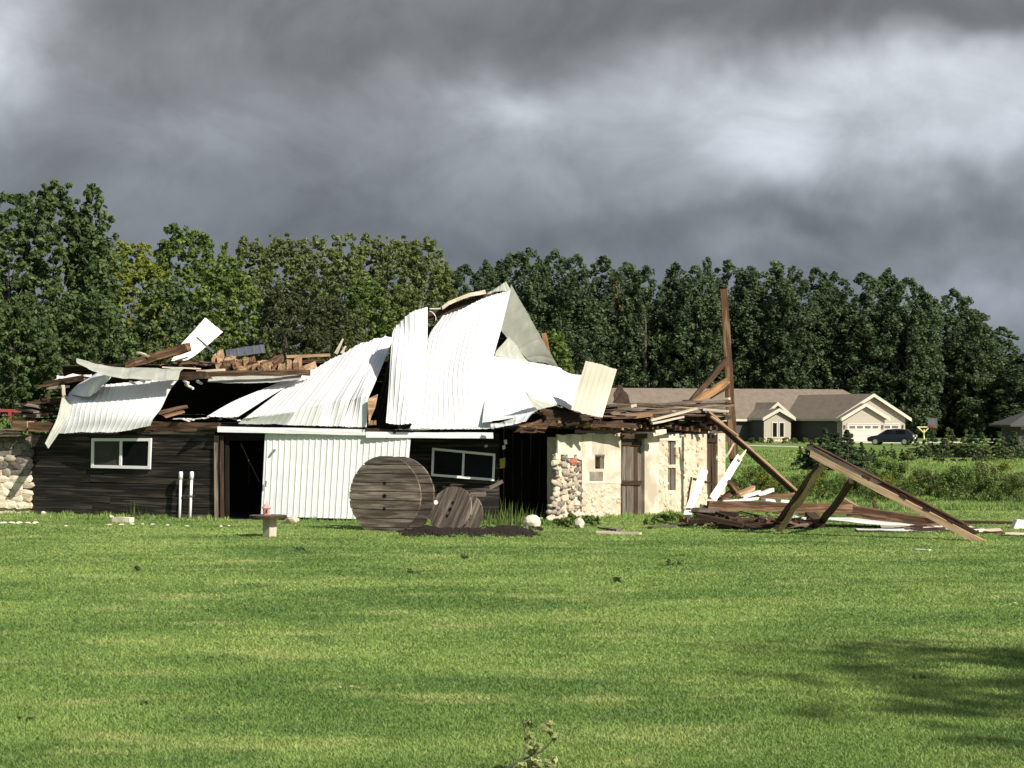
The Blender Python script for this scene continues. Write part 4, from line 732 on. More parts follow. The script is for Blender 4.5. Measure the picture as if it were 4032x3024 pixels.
z = lc.z; frust('base', lc, .08, z, .085, z + .02, m_pinkd, ln); frust('body', lc, .065, z + .02, .092, z + .15, m_pinkd, ln); frust('eave', lc, .115, z + .15, .115, z + .165, m_pink, ln); frust('roof', lc, .11, z + .165, .012, z + .27, m_pink, ln); frust('finial', lc, .012, z + .27, .006, z + .31, m_pink, ln)
beam('doorway', (lc.x + .01, lc.y - .075, z + .05), (lc.x + .01, lc.y - .085, z + .12), .03, .01, m_dark, ln, up=(0, 1, 0), seg=1, jit=0)
def lumpy(m):
    import bmesh
    bm = bmesh.new(); bmesh.ops.create_icosphere(bm, subdivisions=2, radius=1); ph = [ru(0, 6.28) for _ in range(6)]
    for v in bm.verts: v.co *= 1 + .16 * math.sin(2.3 * v.co.x + ph[0]) * math.sin(2.7 * v.co.z + ph[1]) + .12 * math.sin(4 * v.co.y + ph[2]) + ru(-.06, .06)
    me = bpy.data.meshes.new('boulder'); bm.to_mesh(me); bm.free(); me.materials.append(m); return me
LUMPS = {m.name: [lumpy(m) for _ in range(3)] for m in (m_pstone, m_field, m_stone)}
def boulder(px, py, rx, rz, m, label, ry=None, group=None, cat='stone'):
    c = G(px, py); s = c.y / F; o = link(bpy.data.objects.new('boulder', random.choice(LUMPS[m.name])), None, Matrix.Translation(c + Vector((0, 0, rz * s * .6))) @ Matrix.Rotation(ru(0, 6), 4, 'Z') @ Matrix.Diagonal((rx * s, (ry or rx * .8) * s, rz * s, 1))); return tag(o, label, cat, group)
boulder(2096, 2074, 34, 30, m_pstone, 'pale boulder beside the dark soil left of the stone corner'); boulder(2280, 2080, 31, 24, m_pstone, 'yellowish boulder among leaves before the plastered wall'); boulder(2158, 2052, 14, 11, m_pstone, 'small white stone at the foot of the stone corner')
boulder(2128, 2050, 12, 8, m_field, 'small grey stone between the pale boulder and the stone corner'); boulder(1150, 2062, 34, 17, m_stone, 'flat tan rock just right of the low round table')
boulder(172, 2026, 15, 9, m_pstone, 'left of two small pale stones under the plank front'); boulder(203, 2026, 12, 9, m_pstone, 'right of two small pale stones under the plank front')
loose('stone_block', G(452, 2046, .06), G(518, 2048, .06), .2, .14, m_pstone, 'oblong pale stone block at the foot of the plank front', 'stone', seg=3, jit=.012); boulder(438, 2040, 10, 7, m_pstone, 'small stone left of the oblong block')
for i in range(6): boulder(-20 + i * 32, 2062, 19, 5, m_pstone, 'flat pale edging stone in the row at the left frame edge', 12, 'row of flat edging stones')
for i in range(10): boulder([260, 430, 480, 520, 735, 600, 660, 870, 560, 900][i], 2062 + ru(0, 14), ru(8, 20), 3, m_pstone, 'small flat stone showing through the grass before the barn', 8, 'flat stones before the barn')
for i in range(6): boulder(2230 + i * 14, 2052 + ru(-6, 10), ru(7, 12), ru(6, 10), m_field, 'small field stone tumbled at the foot of the stone corner', None, 'tumbled stones at the corner')
# heap of dark soil
def mound(a, b, py0, py1, h, n=46, k=9):
    V = []; Fs = []
    for j in range(k):
        for i in range(n):
            u = i / (n - 1); v = j / (k - 1); px = a + (b - a) * u; g = G(px, py0 + (py1 - py0) * v); e = math.sin(math.pi * u) ** .5 * math.sin(math.pi * v)
            V.append((g.x, g.y, -.01 + h * e * (1 + .45 * math.sin(u * 9) + .3 * math.sin(u * 23 + v * 5)) + ru(-.02, .03) * (e > .1) - .05 * (math.sin(u * 31 + v * 7) > .55) * (1 - e)))
    for j in range(k - 1):
        for i in range(n - 1): o = j * n + i; Fs.append((o, o + 1, o + n + 1, o + n))
    return obj('soil_heap', V, Fs, m_soil)
tag(mound(1555, 2140, 2116, 2068, .075, 90, 14), 'low dark heap of soil before the spools', 'soil')
# red bar and pale things at the left edge
tag(beam('red_rail', P(-120, 1614, 62), P(106, 1618, 62), .1, .10, m_red, seg=2), 'red metal rail behind the left stone wall', 'rail'); tag(beam('red_rail_post', P(40, 1618, 62), P(40, 1960, 62), .1, .1, m_red, up=(0, 1, 0)), 'red post holding the rail behind the left stone wall', 'post')
# ---------------------------------------------------------------- neighbour's house
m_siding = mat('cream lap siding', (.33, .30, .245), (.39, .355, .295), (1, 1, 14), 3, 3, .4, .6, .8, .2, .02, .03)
m_shade_grey = mat('shade and grey siding', (.062, .062, .060), (.08, .08, .077), (1, 1, 14), 3, 3, .4, .6, .8, .2, .02, .03)  # cream siding darkened: house wall shade put into the colour; plain grey on shed
m_shingle = mat('asphalt shingle', (.140, .112, .088), (.195, .162, .130), (1, 1, 1), 1.6, 8, .3, .7, .9, .3, .03, .03)
m_trim = mat('cream trim', (.46, .43, .36), (.52, .49, .41), rough=.6, rnd=.03)
m_gdoor = mat('cream garage door', (.47, .44, .375), (.53, .50, .43), rough=.6, rnd=.03)
m_concrete = mat('pale concrete', (.48, .46, .40), (.58, .55, .48), (1, 1, 1), .6, 6, .3, .7, .9, .1, .01, .02)
TH = math.radians(25); HO = Vector((P(3008, 0, 200).x, 200, -.05))
HM = Matrix.Translation(HO) @ Matrix.Rotation(TH, 4, 'Z')
house = link(bpy.data.objects.new('house', None), None, HM); tag(house, 'cream ranch house with grey shingle roof and double garage beyond the field', 'house')
def hb(name, m, parent=house, fn=None, **k):
    b = MB(); fn(b); return obj(name, b.v, b.f, m, parent, b.m, M=HM)
EV = 2.55                                                 # eave height
def gable_roof(name, x0, x1, y0, y1, ze, zr, ov=.45, th=.16, m=None, axis='y', parent=house):
    """ridge along local y (axis y) or x; two slabs"""
    r = empty_at(name, parent)
    if axis == 'y':
        xm = (x0 + x1) / 2; k = (zr - ze) / (xm - x0); o = ov; zo = ze - k * o
        hb('roof_slope', m_shingle, r, lambda b: b.prism([(x0 - o, y0 - o, zo), (xm, y0 - o, zr), (xm, y1, zr), (x0 - o, y1, zo)], (0, 0, th)))
        hb('roof_slope', m_shingle, r, lambda b: b.prism([(xm, y0 - o, zr), (x1 + o, y0 - o, zo), (x1 + o, y1, zo), (xm, y1, zr)], (0, 0, th)))
        for s in (0, 1):
            xa, xb = ((x0 - o, xm) if s == 0 else (xm, x1 + o)); za, zb = ((zo, zr) if s == 0 else (zr, zo))
            hb('rake_board', m_trim, r, lambda b: b.prism([(xa, y0 - o - .03, za - .16), (xb, y0 - o - .03, zb - .16), (xb, y0 - o - .03, zb + th + .03), (xa, y0 - o - .03, za + th + .03)], (0, -.04, 0)))
        hb('fascia', m_trim, r, lambda b: b.box(x0 - o - .06, x0 - o - .01, y0 - o, y1, zo - .08, zo + th))
    return r
def empty_at(name, parent): return link(bpy.data.objects.new(name, None), parent, HM)
# main block: ridge along local x, hip at the right end
X0, X1, Y0, Y1 = -24, 18.8, 3.0, 13.0; YR = 8.0; ZR = 5.5
hb('wall', m_shade_grey, fn=lambda b: b.box(X0, X1, Y0, Y1, -.6, EV))
rf = empty_at('main_roof', house); k_ = (ZR - EV) / (YR - Y0); o_ = .5; zo_ = EV - k_ * o_
hb('roof_slope', m_shingle, rf, lambda b: b.prism([(X0 - o_, Y0 - o_, zo_), (X1 + o_, Y0 - o_, zo_), (X1 - 3.5, YR, ZR), (X0 - o_, YR, ZR)], (0, 0, .16)))
hb('roof_slope', m_shingle, rf, lambda b: b.prism([(X0 - o_, YR, ZR), (X1 - 3.5, YR, ZR), (X1 + o_, Y1 + o_, zo_), (X0 - o_, Y1 + o_, zo_)], (0, 0, .16)))
hb('roof_hip', m_shingle, rf, lambda b: b.prism([(X1 - 3.5, YR, ZR), (X1 + o_, Y0 - o_, zo_), (X1 + o_, Y1 + o_, zo_)], (0, 0, .16)))
hb('fascia', m_trim, rf, lambda b: b.box(X0 - o_, X1 + o_, Y0 - o_ - .06, Y0 - o_ - .01, zo_ - .08, zo_ + .15))
# taller left part of the roof, half hidden by the barn
hl = empty_at('left_roof', house)
hb('roof_slope', m_shingle, hl, lambda b: b.prism([(-26, 2.2, 2.2), (-13.5, 2.2, 2.2), (-17.5, 8.2, 6.7), (-26, 8.2, 6.7)], (0, 0, .16)))
hb('roof_hip', m_shingle, hl, lambda b: b.prism([(-13.5, 2.2, 2.2), (-13.5, 12.5, 2.2), (-17.5, 8.2, 6.7)], (0, 0, .16)))
# entry gables
hb('wall', m_shade_grey, fn=lambda b: b.box(0, 3.3, .02, Y0 - .01, -.6, EV)); hb('front_wall', m_siding, fn=lambda b: b.box(0, 3.3, 0, .018, -.6, EV)); hb('gable_wall', m_siding, fn=lambda b: b.prism([(0, 0, EV), (3.3, 0, EV), (1.65, 0, 3.3)], (0, .12, 0)))
gable_roof('entry_roof', 0, 3.3, 0, 6, EV, 3.35, .35)
hb('gable_wall', m_siding, fn=lambda b: b.prism([(.5, 1.5, EV + .01), (4.4, 1.5, EV + .01), (2.45, 1.5, 3.95)], (0, .12, 0))); gable_roof('rear_entry_roof', .5, 4.4, 1.5, 7.0, EV, 4.0, .3)
def win(x, y, z0, z1, w, parent=house, m=m_glassd):
    r = empty_at('window', parent)
    hb('frame', m_trim, r, lambda b: (b.box(x - w / 2 - .1, x + w / 2 + .1, y - .05, y, z1, z1 + .12), b.box(x - w / 2 - .1, x + w / 2 + .1, y - .05, y, z0 - .12, z0), b.box(x - w / 2 - .1, x - w / 2, y - .05, y, z0, z1), b.box(x + w / 2, x + w / 2 + .1, y - .05, y, z0, z1)))
    hb('pane', m, r, lambda b: b.box(x - w / 2, x + w / 2, y - .025, y - .004, z0, z1)); return r
win(1.3, 0, .55, 2.0, .5); win(2.15, 0, .55, 2.0, .5)
for i in range(9):                                        # stone skirt below the entry windows
    for j in range(3): stone(house, HM @ Vector((.18 + i * .37 + (.15 if j % 2 else 0), -.02, .0 + j * .2)), .19, .07, .10, TH, random.choice([m_stone, m_pstone, m_field]))
hb('front_door', m_frame, fn=lambda b: b.box(3.62, 4.2, 2.2, 2.99, -.1, 1.9)); win(-2.2, 3.0, .9, 1.9, .5, m=m_frame); win(-5.5, 3.0, .3, 2.1, 1.2)
# skylight-like vent on the shaded slope
hb('roof_vent', m_trim, rf, lambda b: b.box(-8.9, -8.4, 3.6, 4.2, 3.1, 3.3))
# garage wing
gx0, gx1, gy = 4.6, 13.1, -6.4; fx1_ = 9.81
hb('wall', m_shade_grey, fn=lambda b: b.box(gx0, gx1, gy + .02, Y0 - .02, -.6, EV)); hb('front_wall', m_siding, fn=lambda b: b.box(fx1_, gx1, gy, gy + .018, -.6, EV)); hb('gable_wall', m_siding, fn=lambda b: b.prism([(gx0, gy, EV), (gx1, gy, EV), ((gx0 + gx1) / 2, gy, 4.8)], (0, .12, 0)))  # side walls take the shade-coloured siding, fronts the cream one
gable_roof('garage_roof', gx0, gx1, gy, 9.0, EV, 4.85)
fx1 = 9.8; hb('gable_wall', m_siding, fn=lambda b: b.box(gx0 + .03, fx1, gy - 1.0, gy - .01, -.6, EV)); hb('gable_wall', m_siding, fn=lambda b: b.prism([(gx0 + .03, gy - 1.0, EV), (fx1, gy - 1.0, EV), ((gx0 + fx1) / 2, gy - 1.0, 3.8)], (0, .12, 0)))
gable_roof('front_garage_roof', gx0, fx1, gy - 1.0, gy + .5, EV, 3.85, .4)
def gdoor(x0, x1, y, panes):
    r = empty_at('garage_door', house)
    for j in range(4): hb('panel', m_gdoor, r, lambda b: b.box(x0, x1, y - .06, y, -.45 + j * .58, -.45 + j * .58 + .555))
    w = (x1 - x0) / panes
    for i in range(panes): hb('pane', m_steel, r, lambda b: b.box(x0 + w * i + .12, x0 + w * (i + 1) - .12, y - .075, y - .062, 1.46, 1.72))
    hb('frame', m_trim, r, lambda b: (b.box(x0 - .14, x0 - .01, y - .07, y, -.45, 1.95), b.box(x1 + .01, x1 + .14, y - .07, y, -.45, 1.95), b.box(x0 - .14, x1 + .14, y - .07, y, 1.88, 2.0)))
gdoor(5.3, 9.1, gy - 1.0, 4); gdoor(10.25, 12.3, gy, 2)
for x_, y_ in ((4.85, gy - 1.0), (9.5, gy - 1.0), (12.75, gy)): hb('wall_lamp', m_steel, fn=lambda b: b.box(x_ - .08, x_ + .08, y_ - .14, y_ - .01, 1.45, 1.8))
# driveway, lawn kerb and the road
def ground_sheet(name, pts, m, z): return tag(obj(name, [(p.x, p.y, z) for p in pts], [tuple(range(len(pts)))], m), kind='structure')
ground_sheet('driveway', [HM @ Vector(v) for v in ((4.4, gy - 1.2, 0), (30, gy - 1.2, 0), (30, gy - 9.0, 0), (4.4, gy - 9.0, 0))], m_concrete, .012)
ground_sheet('path', [G(2930, 1752), G(3120, 1757), G(3200, 1763), G(3200, 1765.5), G(3110, 1760), G(2930, 1755)], m_concrete, .010)
ground_sheet('road', [G(3850, 1829), G(4300, 1826), G(4300, 1831), G(3850, 1833)], m_concrete, .012)
# building corner at the right edge
shed = empty('shed', P(4060, 1745, 170), 'dark grey shed corner with a hipped roof at the right frame edge', 'shed'); sx = P(4010, 0, 170).x
MB().box(sx, sx + 7, 170, 176, -.2, 2.0).build('wall', m_shade_grey, shed)
MB().prism([(sx - .9, 169.2, 1.75), (sx + 8, 169.2, 1.75), (sx + 5, 173, 3.2), (sx + 2.2, 173, 3.2)], (0, .02, .18)).build('roof', m_shade_grey, shed)
MB().prism([(sx - .9, 169.2, 1.75), (sx + 2.2, 173, 3.2), (sx - .9, 177, 1.75)], (0, .0, .16)).build('roof_hip', m_shade_grey, shed)
MB().box(sx + .2, sx + .9, 169.9, 169.99, 1.5, 1.72).build('lamp', m_trim, shed)
# ---------------------------------------------------------------- car
m_carp = mat('dark blue car paint', (.008, .010, .016), (.010, .013, .020), rough=.18, rnd=0, spec=.6)
m_tyre = mat('tyre rubber', (.012, .012, .012), (.02, .02, .02), rough=.9, rnd=0)
m_rim = mat('alloy rim', (.45, .45, .45), (.5, .5, .5), rough=.35, metal=.6, rnd=0)
m_tail = mat('tail lamp', (.55, .50, .48), (.62, .55, .52), rough=.2, rnd=0)  # pale colour carries the white glare on the tail lamps
cg = G(3512, 1760); CM = Matrix.Translation(Vector((cg.x, 178, 0))) @ Matrix.Rotation(math.radians(180 - 24), 4, 'Z')     # local x = forwards
cg = Vector((P(3512, 0, 178).x, 178, 0)); CM = Matrix.Translation(cg) @ Matrix.Rotation(math.radians(180 - 24), 4, 'Z')
car = link(bpy.data.objects.new('parked_car', None), None, CM); tag(car, 'dark blue hatchback parked before the garage', 'car')
def cb(name, m, fn, parent=car, smooth=False):
    b = MB(); fn(b); return obj(name, b.v, b.f, m, parent, b.m, smooth, M=CM)
SEC = [(-2.15, .45, .72, .76), (-2.1, .34, .98, .80), (-1.75, .30, 1.00, .86), (-.9, .26, 1.0, .88), (.2, .26, .98, .88), (1.1, .26, .93, .87), (1.75, .30, .82, .84), (2.08, .36, .70, .78), (2.16, .42, .58, .68)]
def body(b):
    V = []; Fs = []
    for x, z0, z1, w in SEC: V += [(x, -w * .94, z0), (x, -w, (z0 + z1) / 2), (x, -w * .93, z1), (x, w * .93, z1), (x, w, (z0 + z1) / 2), (x, w * .94, z0)]
    for i in range(len(SEC) - 1):
        for j in range(6): Fs.append((i * 6 + j, i * 6 + (j + 1) % 6, i * 6 + 6 + (j + 1) % 6, i * 6 + 6 + j))
    Fs.append(tuple(range(6))[::-1]); n = (len(SEC) - 1) * 6; Fs.append(tuple(range(n, n + 6))); b.add(V, Fs)
cb('body', m_carp, body)
CAB = [(-1.95, .98, .98, .78), (-1.45, .98, 1.42, .62), (-.5, .98, 1.50, .64), (.35, .96, 1.44, .63), (1.15, .92, .94, .80)]
def cabin(b):
    V = []; Fs = []
    for x, z0, z1, w in CAB: V += [(x, -.80, z0), (x, -w, z1), (x, w, z1), (x, .80, z0)]
    for i in range(len(CAB) - 1):
        for j in range(4): Fs.append((i * 4 + j, i * 4 + (j + 1) % 4, i * 4 + 4 + (j + 1) % 4, i * 4 + 4 + j))
    b.add(V, Fs)
cb('cabin', m_carp, cabin)
for s in (-1, 1):
    for xa, xb in ((-1.4, -.5), (-.42, .62)): cb('side_window', m_glassd, lambda b: b.add([(xa, s * .80, 1.02), (xb, s * .80, 1.0), (min(xb, .38), s * .675, 1.40), (xa + .06, s * .66, 1.40)], [(0, 1, 2, 3)]))
    for x in (-1.35, 1.35):
        wh = link(bpy.data.objects.new('wheel', None), car, CM)
        cb('tyre', m_tyre, lambda b: b.tube([(x, s * .66, .32), (x, s * .89, .32)], .32, 18), wh); cb('rim', m_rim, lambda b: b.tube([(x, s * .885, .32), (x, s * .90, .32)], .21, 12), wh)
    cb('tail_light', m_tail, lambda b: b.box(-2.17, -1.98, s * .62 - .14, s * .62 + .14, .74, .95)); cb('headlight', m_tail, lambda b: b.box(2.0, 2.14, s * .58 - .14, s * .58 + .14, .58, .72))
cb('rear_window', m_glassd, lambda b: b.add([(-1.93, -.66, 1.03), (-1.93, .66, 1.03), (-1.5, .56, 1.40), (-1.5, -.56, 1.40)], [(0, 1, 2, 3)])); cb('number_plate', m_frame, lambda b: b.box(-2.19, -2.16, -.26, .26, .58, .72))
# ---------------------------------------------------------------- basketball hoop
hp = P(3638, 0, 168); hoop = empty('basketball_hoop', (hp.x, 168, 0), 'basketball hoop on a pale pole with a dark backboard beside the car', 'basketball hoop')
MB().tube([(hp.x, 168, 0), (hp.x, 168, 1.5)], .07, 8).build('pole', m_yellow, hoop); z_ = 2.7 - (1682 - HZ) / F * 168
b = MB()
for a_, c_ in (((hp.x, 1.2), (hp.x - .55, z_)), ((hp.x, 1.2), (hp.x + .45, z_)), ((hp.x - .6, z_), (hp.x + .5, z_))): b.tube([(a_[0], 168, a_[1]), (c_[0], 168, c_[1])], .06, 6)
b.build('bracket', m_yellow, hoop)
MB().box(hp.x + .35, hp.x + 1.15, 167.9, 167.96, 1.65, 2.5).build('backboard', m_steel, hoop); MB().box(hp.x + .5, hp.x + .95, 167.86, 167.89, 1.72, 1.9).build('target_square', m_red, hoop)
rim_ = MB(); 
for i in range(14):
    a0 = 6.283 * i / 14; a1 = 6.283 * (i + 1) / 14; rim_.tube([(hp.x + .72 + .23 * math.cos(a0), 167.55 + .23 * math.sin(a0), 1.68), (hp.x + .72 + .23 * math.cos(a1), 167.55 + .23 * math.sin(a1), 1.68)], .025, 5, cap=False)
rim_.build('rim', m_red, hoop)
# ---------------------------------------------------------------- trees and plants
def leafmat(name, c1, c2, tr=.3, isl=.35): return mat(name, c1, c2, (1, 1, 1), .55, 4, .35, .65, .55, 0, .01, .12, spec=.25, coords='World', trans=tr, island=isl)
lf_dark = leafmat('dark poplar leaves', (.062, .094, .048), (.105, .148, .068), .38)
lf_cotton = leafmat('cottonwood leaves', (.070, .108, .042), (.120, .170, .058), .38)
lf_green = leafmat('mid green leaves', (.105, .160, .040), (.160, .220, .056), .38)
lf_yel = leafmat('yellow green leaves', (.165, .205, .034), (.235, .270, .048), .36)
lf_olive = leafmat('olive leaves', (.112, .144, .050), (.175, .212, .070), .38)
lf_olived = leafmat('dark olive leaves', (.058, .070, .034), (.092, .106, .048), .34)
lf_brown = leafmat('sparse brown leaves', (.13, .115, .06), (.18, .16, .085), .2)
lf_fir = leafmat('spruce needles', (.048, .080, .036), (.080, .120, .048), .25)
lf_weed = leafmat('weed leaves', (.085, .145, .035), (.145, .205, .050), .36)
lf_pale = leafmat('pale young leaves', (.32, .38, .13), (.50, .54, .24), .4)
def leaf_quads(C, R, n, size, up=.25, flat=1.0, shell=.3):
    """n leaves per clump (C: k x 3 centres, R: k x 3 radii)"""
    k = len(C); idx = np.repeat(np.arange(k), n); m = len(idx)
    d = RNG.normal(size=(m, 3)); d /= np.linalg.norm(d, axis=1, keepdims=True); d[:, 2] = d[:, 2] * .9 + .1
    r = RNG.uniform(shell ** 3, 1, m) ** (1 / 3) * RNG.uniform(.75, 1.12, m); c = C[idx] + d * R[idx] * r[:, None]
    nr = d + RNG.normal(scale=.55, size=(m, 3)); nr[:, 2] += up; nr /= np.linalg.norm(nr, axis=1, keepdims=True)
    t = np.cross(nr, RNG.normal(size=(m, 3))); t /= np.linalg.norm(t, axis=1, keepdims=True) + 1e-9; b = np.cross(nr, t)
    s = (size * RNG.uniform(.6, 1.35, m))[:, None]; t *= s; b *= s * .62
    return np.stack([c - t, c - b * .9 + t * .1, c + t, c + b * .9 + t * .1], 1)
def trunk_mesh(h, r, branches, lean=0.0, top=.75):
    b = MB(); pts = [(lean * t + math.sin(t * 5) * .05, math.cos(t * 4) * .05, h * t * top) for t in (0, .15, .35, .6, .85, 1)]
    b.tube(pts, [r * 1.25, r, r * .85, r * .6, r * .35, r * .12], 8)
    for base, tip, rr in branches: b.tube([base, tuple((x * .6 + y * .4) + (0, 0, .12)[i] for i, (x, y) in enumerate(zip(base, tip))), tip], [rr, rr * .7, rr * .2], 5)
    return b
def tree_meshes(kind, h, w, nleaf, size, seed, base=.05):
    """local space, ground at z 0; returns trunk builder, leaf array"""
    global RNG; RNG = np.random.default_rng(seed); random.seed(seed); Cs = []; Rs = []
    if kind == 'poplar':
        sub = [(0, 0, 1.0, 1.0)] + [(random.uniform(-.3, .3) * w, random.uniform(-.25, .25) * w, random.uniform(.72, .97), random.uniform(.45, .7)) for _ in range(4)]
        for sx_, sy_, sh, sw_ in sub:
            n = int(115 * sh * (sw_ + .5))
            for i in range(n):
                t = base + (1 - base) * (i + random.random()) / n; prof = min(1, (t / .25) ** .6) * (1 - max(0, (t - .5) / .5) ** 2.6) ** .8 + .06; a = random.uniform(0, 6.28); rr = w / 2 * sw_ * prof * random.uniform(.45, 1.0)
                Cs.append((sx_ + rr * math.cos(a), sy_ + rr * math.sin(a), t * h * sh)); q = w * random.uniform(.05, .10) * (.6 + .5 * prof); Rs.append((q, q, q * 1.5))
    elif kind == 'round':
        n = 850
        for i in range(n):
            t = random.random(); t = base + (1 - base) * t; z = (t - .52) / .5; prof = max(.12, 1 - abs(z) ** 2.4) ** .5; a = random.uniform(0, 6.28); rr = w / 2 * prof * random.uniform(.3, 1.0) ** .5 * (1 + .16 * math.sin(3 * a + seed + 4 * t))
            Cs.append((rr * math.cos(a), rr * math.sin(a), t * h * random.uniform(.93, 1.03))); q = w * random.uniform(.024, .058); Rs.append((q, q, q * .85))
    elif kind == 'shrub':
        for i in range(22):
            t = random.uniform(.12, 1); a = random.uniform(0, 6.28); rr = w / 2 * random.random() ** .6 * (1 - .45 * t); Cs.append((rr * math.cos(a), rr * math.sin(a), t * h * .92)); q = w * random.uniform(.09, .17); Rs.append((q, q, q * 1.1))
    elif kind == 'fir':
        for i in range(34):
            t = random.random() ** 1.3; a = random.uniform(0, 6.28); rr = w / 2 * (1 - t) * random.uniform(.55, 1.0); Cs.append((rr * math.cos(a), rr * math.sin(a), .04 * h + t * h * .94)); q = w * (.05 + .10 * (1 - t)); Rs.append((q, q, q * .55 + .02 * h))
    C_ = np.array(Cs); R_ = np.array(Rs); V = leaf_quads(C_, R_, max(4, nleaf // len(Cs)), size, up=.3)
    V[:, :, 2] = np.maximum(V[:, :, 2], .02); br = []
    for c in Cs[::max(3, len(Cs) // 40)]:
        z0 = max(.08 * h, c[2] - .35 * math.hypot(c[0], c[1]) - .12 * h)
        if z0 < h * .72: br.append(((0, 0, z0), tuple(x * .9 for x in c[:2]) + (c[2],), max(.012, .012 * h * (1 - z0 / h) * .5)))
    return trunk_mesh(h, h * (.016 if kind != 'shrub' else .012), br), V
PROTO = {}
def proto(kind, h, w, nleaf, size, seed, leaf, base=.05):
    k = (kind, h, w, nleaf, size, seed, leaf.name)
    if k not in PROTO:
        t, V = tree_meshes(kind, h, w, nleaf, size, seed, base); tm = mesh_of('trunk', t.v, t.f, m_bark, smooth=True)
        lm = tri_mesh('crown', V, leaf, nper=4); me = lm.data; bpy.data.objects.remove(lm); PROTO[k] = (tm, me)
    return PROTO[k]
def plant(name, pr, loc, label, cat, group=None, yaw=0.0, s=(1, 1, 1), trunk='trunk', crown='crown'):
    M = Matrix.Translation(Vector(loc)) @ Matrix.Rotation(yaw, 4, 'Z') @ Matrix.Diagonal((*s, 1))
    r = link(bpy.data.objects.new(name, None), None, Matrix.Translation(Vector(loc))); tag(r, label, cat, group)
    link(bpy.data.objects.new(trunk, pr[0]), r, M); link(bpy.data.objects.new(crown, pr[1]), r, M); return r
def at_top(px, py_top, Y, z0=0.0):
    p = P(px, py_top, Y); return Vector((p.x, Y, z0)), p.z - z0
def tree(kind, px, top, Y, wpx, leaf, label, nleaf=9000, size=.2, seed=1, name=None, group=None, base=.05, cat='tree'):
    loc, h = at_top(px, top, Y); w = wpx * Y / F; pr = proto(kind, round(h, 2), round(w, 2), nleaf, size, seed, leaf, base); return plant(name or 'tree', pr, loc, label, cat, group)
# left group near the barn
T = tree
T('round', 40, 770, 74, 430, lf_cotton, 'tall dark cottonwood at the left frame edge', 34425, 0.092, 11, 'cottonwood_tree')
T('round', 215, 740, 76, 330, lf_cotton, 'tallest dark cottonwood behind the left end of the barn', 32130, 0.092, 12, 'cottonwood_tree')
T('poplar', 368, 735, 77, 250, lf_cotton, 'slim dark cottonwood spire beside the yellowish tree', 9000, .13, 13, 'cottonwood_tree', base=.25)
T('round', -120, 800, 78, 420, lf_cotton, 'dark cottonwood mostly outside the left frame edge', 13770, 0.113, 14, 'cottonwood_tree')
T('round', 520, 972, 80, 330, lf_yel, 'yellow green tree behind the left roof', 27540, 0.084, 15, 'yellowish_tree', base=.15)
T('round', 735, 915, 90, 400, lf_green, 'fresh green round tree between the yellowish tree and the olive row', 29835, 0.106, 16, 'leafy_tree')
T('round', 890, 1020, 84, 300, lf_green, 'lower green tree left of the dark bush', 22950, 0.092, 17, 'leafy_tree')
T('round', 640, 1120, 76, 300, lf_cotton, 'low dark green tree below the fresh green round one', 20655, 0.092, 18, 'leafy_tree')
T('round', 330, 1160, 70, 420, lf_cotton, 'dark green undergrowth tree over the left roof corner', 25245, 0.084, 19, 'leafy_tree')
T('round', 60, 1180, 68, 420, lf_cotton, 'dark green undergrowth tree at the left frame edge', 25245, 0.084, 20, 'leafy_tree')
for i, (px, top) in enumerate(((985, 950), (1110, 942), (1235, 952), (1360, 945), (1465, 938), (1570, 950), (1670, 958))):
    T('round', px, top, 122 + (i % 3) * 3, 260, lf_olive, ['first', 'second', 'third', 'fourth', 'fifth', 'sixth', 'last'][i] + ' olive green tree from the left in the row behind the roof', 17000, .125, 30 + i % 4, 'row_tree', 'olive tree row')
T('round', 1735, 1030, 118, 150, lf_olive, 'narrow lower olive tree ending the row by the roof peak', 11475, 0.141, 36, 'row_tree', 'olive tree row')
T('round', 1130, 1130, 80, 330, lf_olived, 'dark olive bush behind the middle of the roof', 25245, 0.071, 41, 'large_bush', cat='bush')
T('round', 1300, 1170, 82, 280, lf_olived, 'darker right half of the bush behind the white stakes', 20655, 0.071, 42, 'large_bush', cat='bush')
T('round', 1440, 1110, 86, 260, lf_green, 'green bush left of the upright white strip', 20655, 0.084, 43, 'large_bush', cat='bush')
T('round', 1590, 1130, 92, 240, lf_olive, 'olive bush behind the upright white strip', 16065, 0.092, 44, 'large_bush', cat='bush')
T('round', 2180, 1310, 100, 180, lf_green, 'small green tree between the roof gable and the cream sheet', 13770, 0.098, 45, 'leafy_tree')
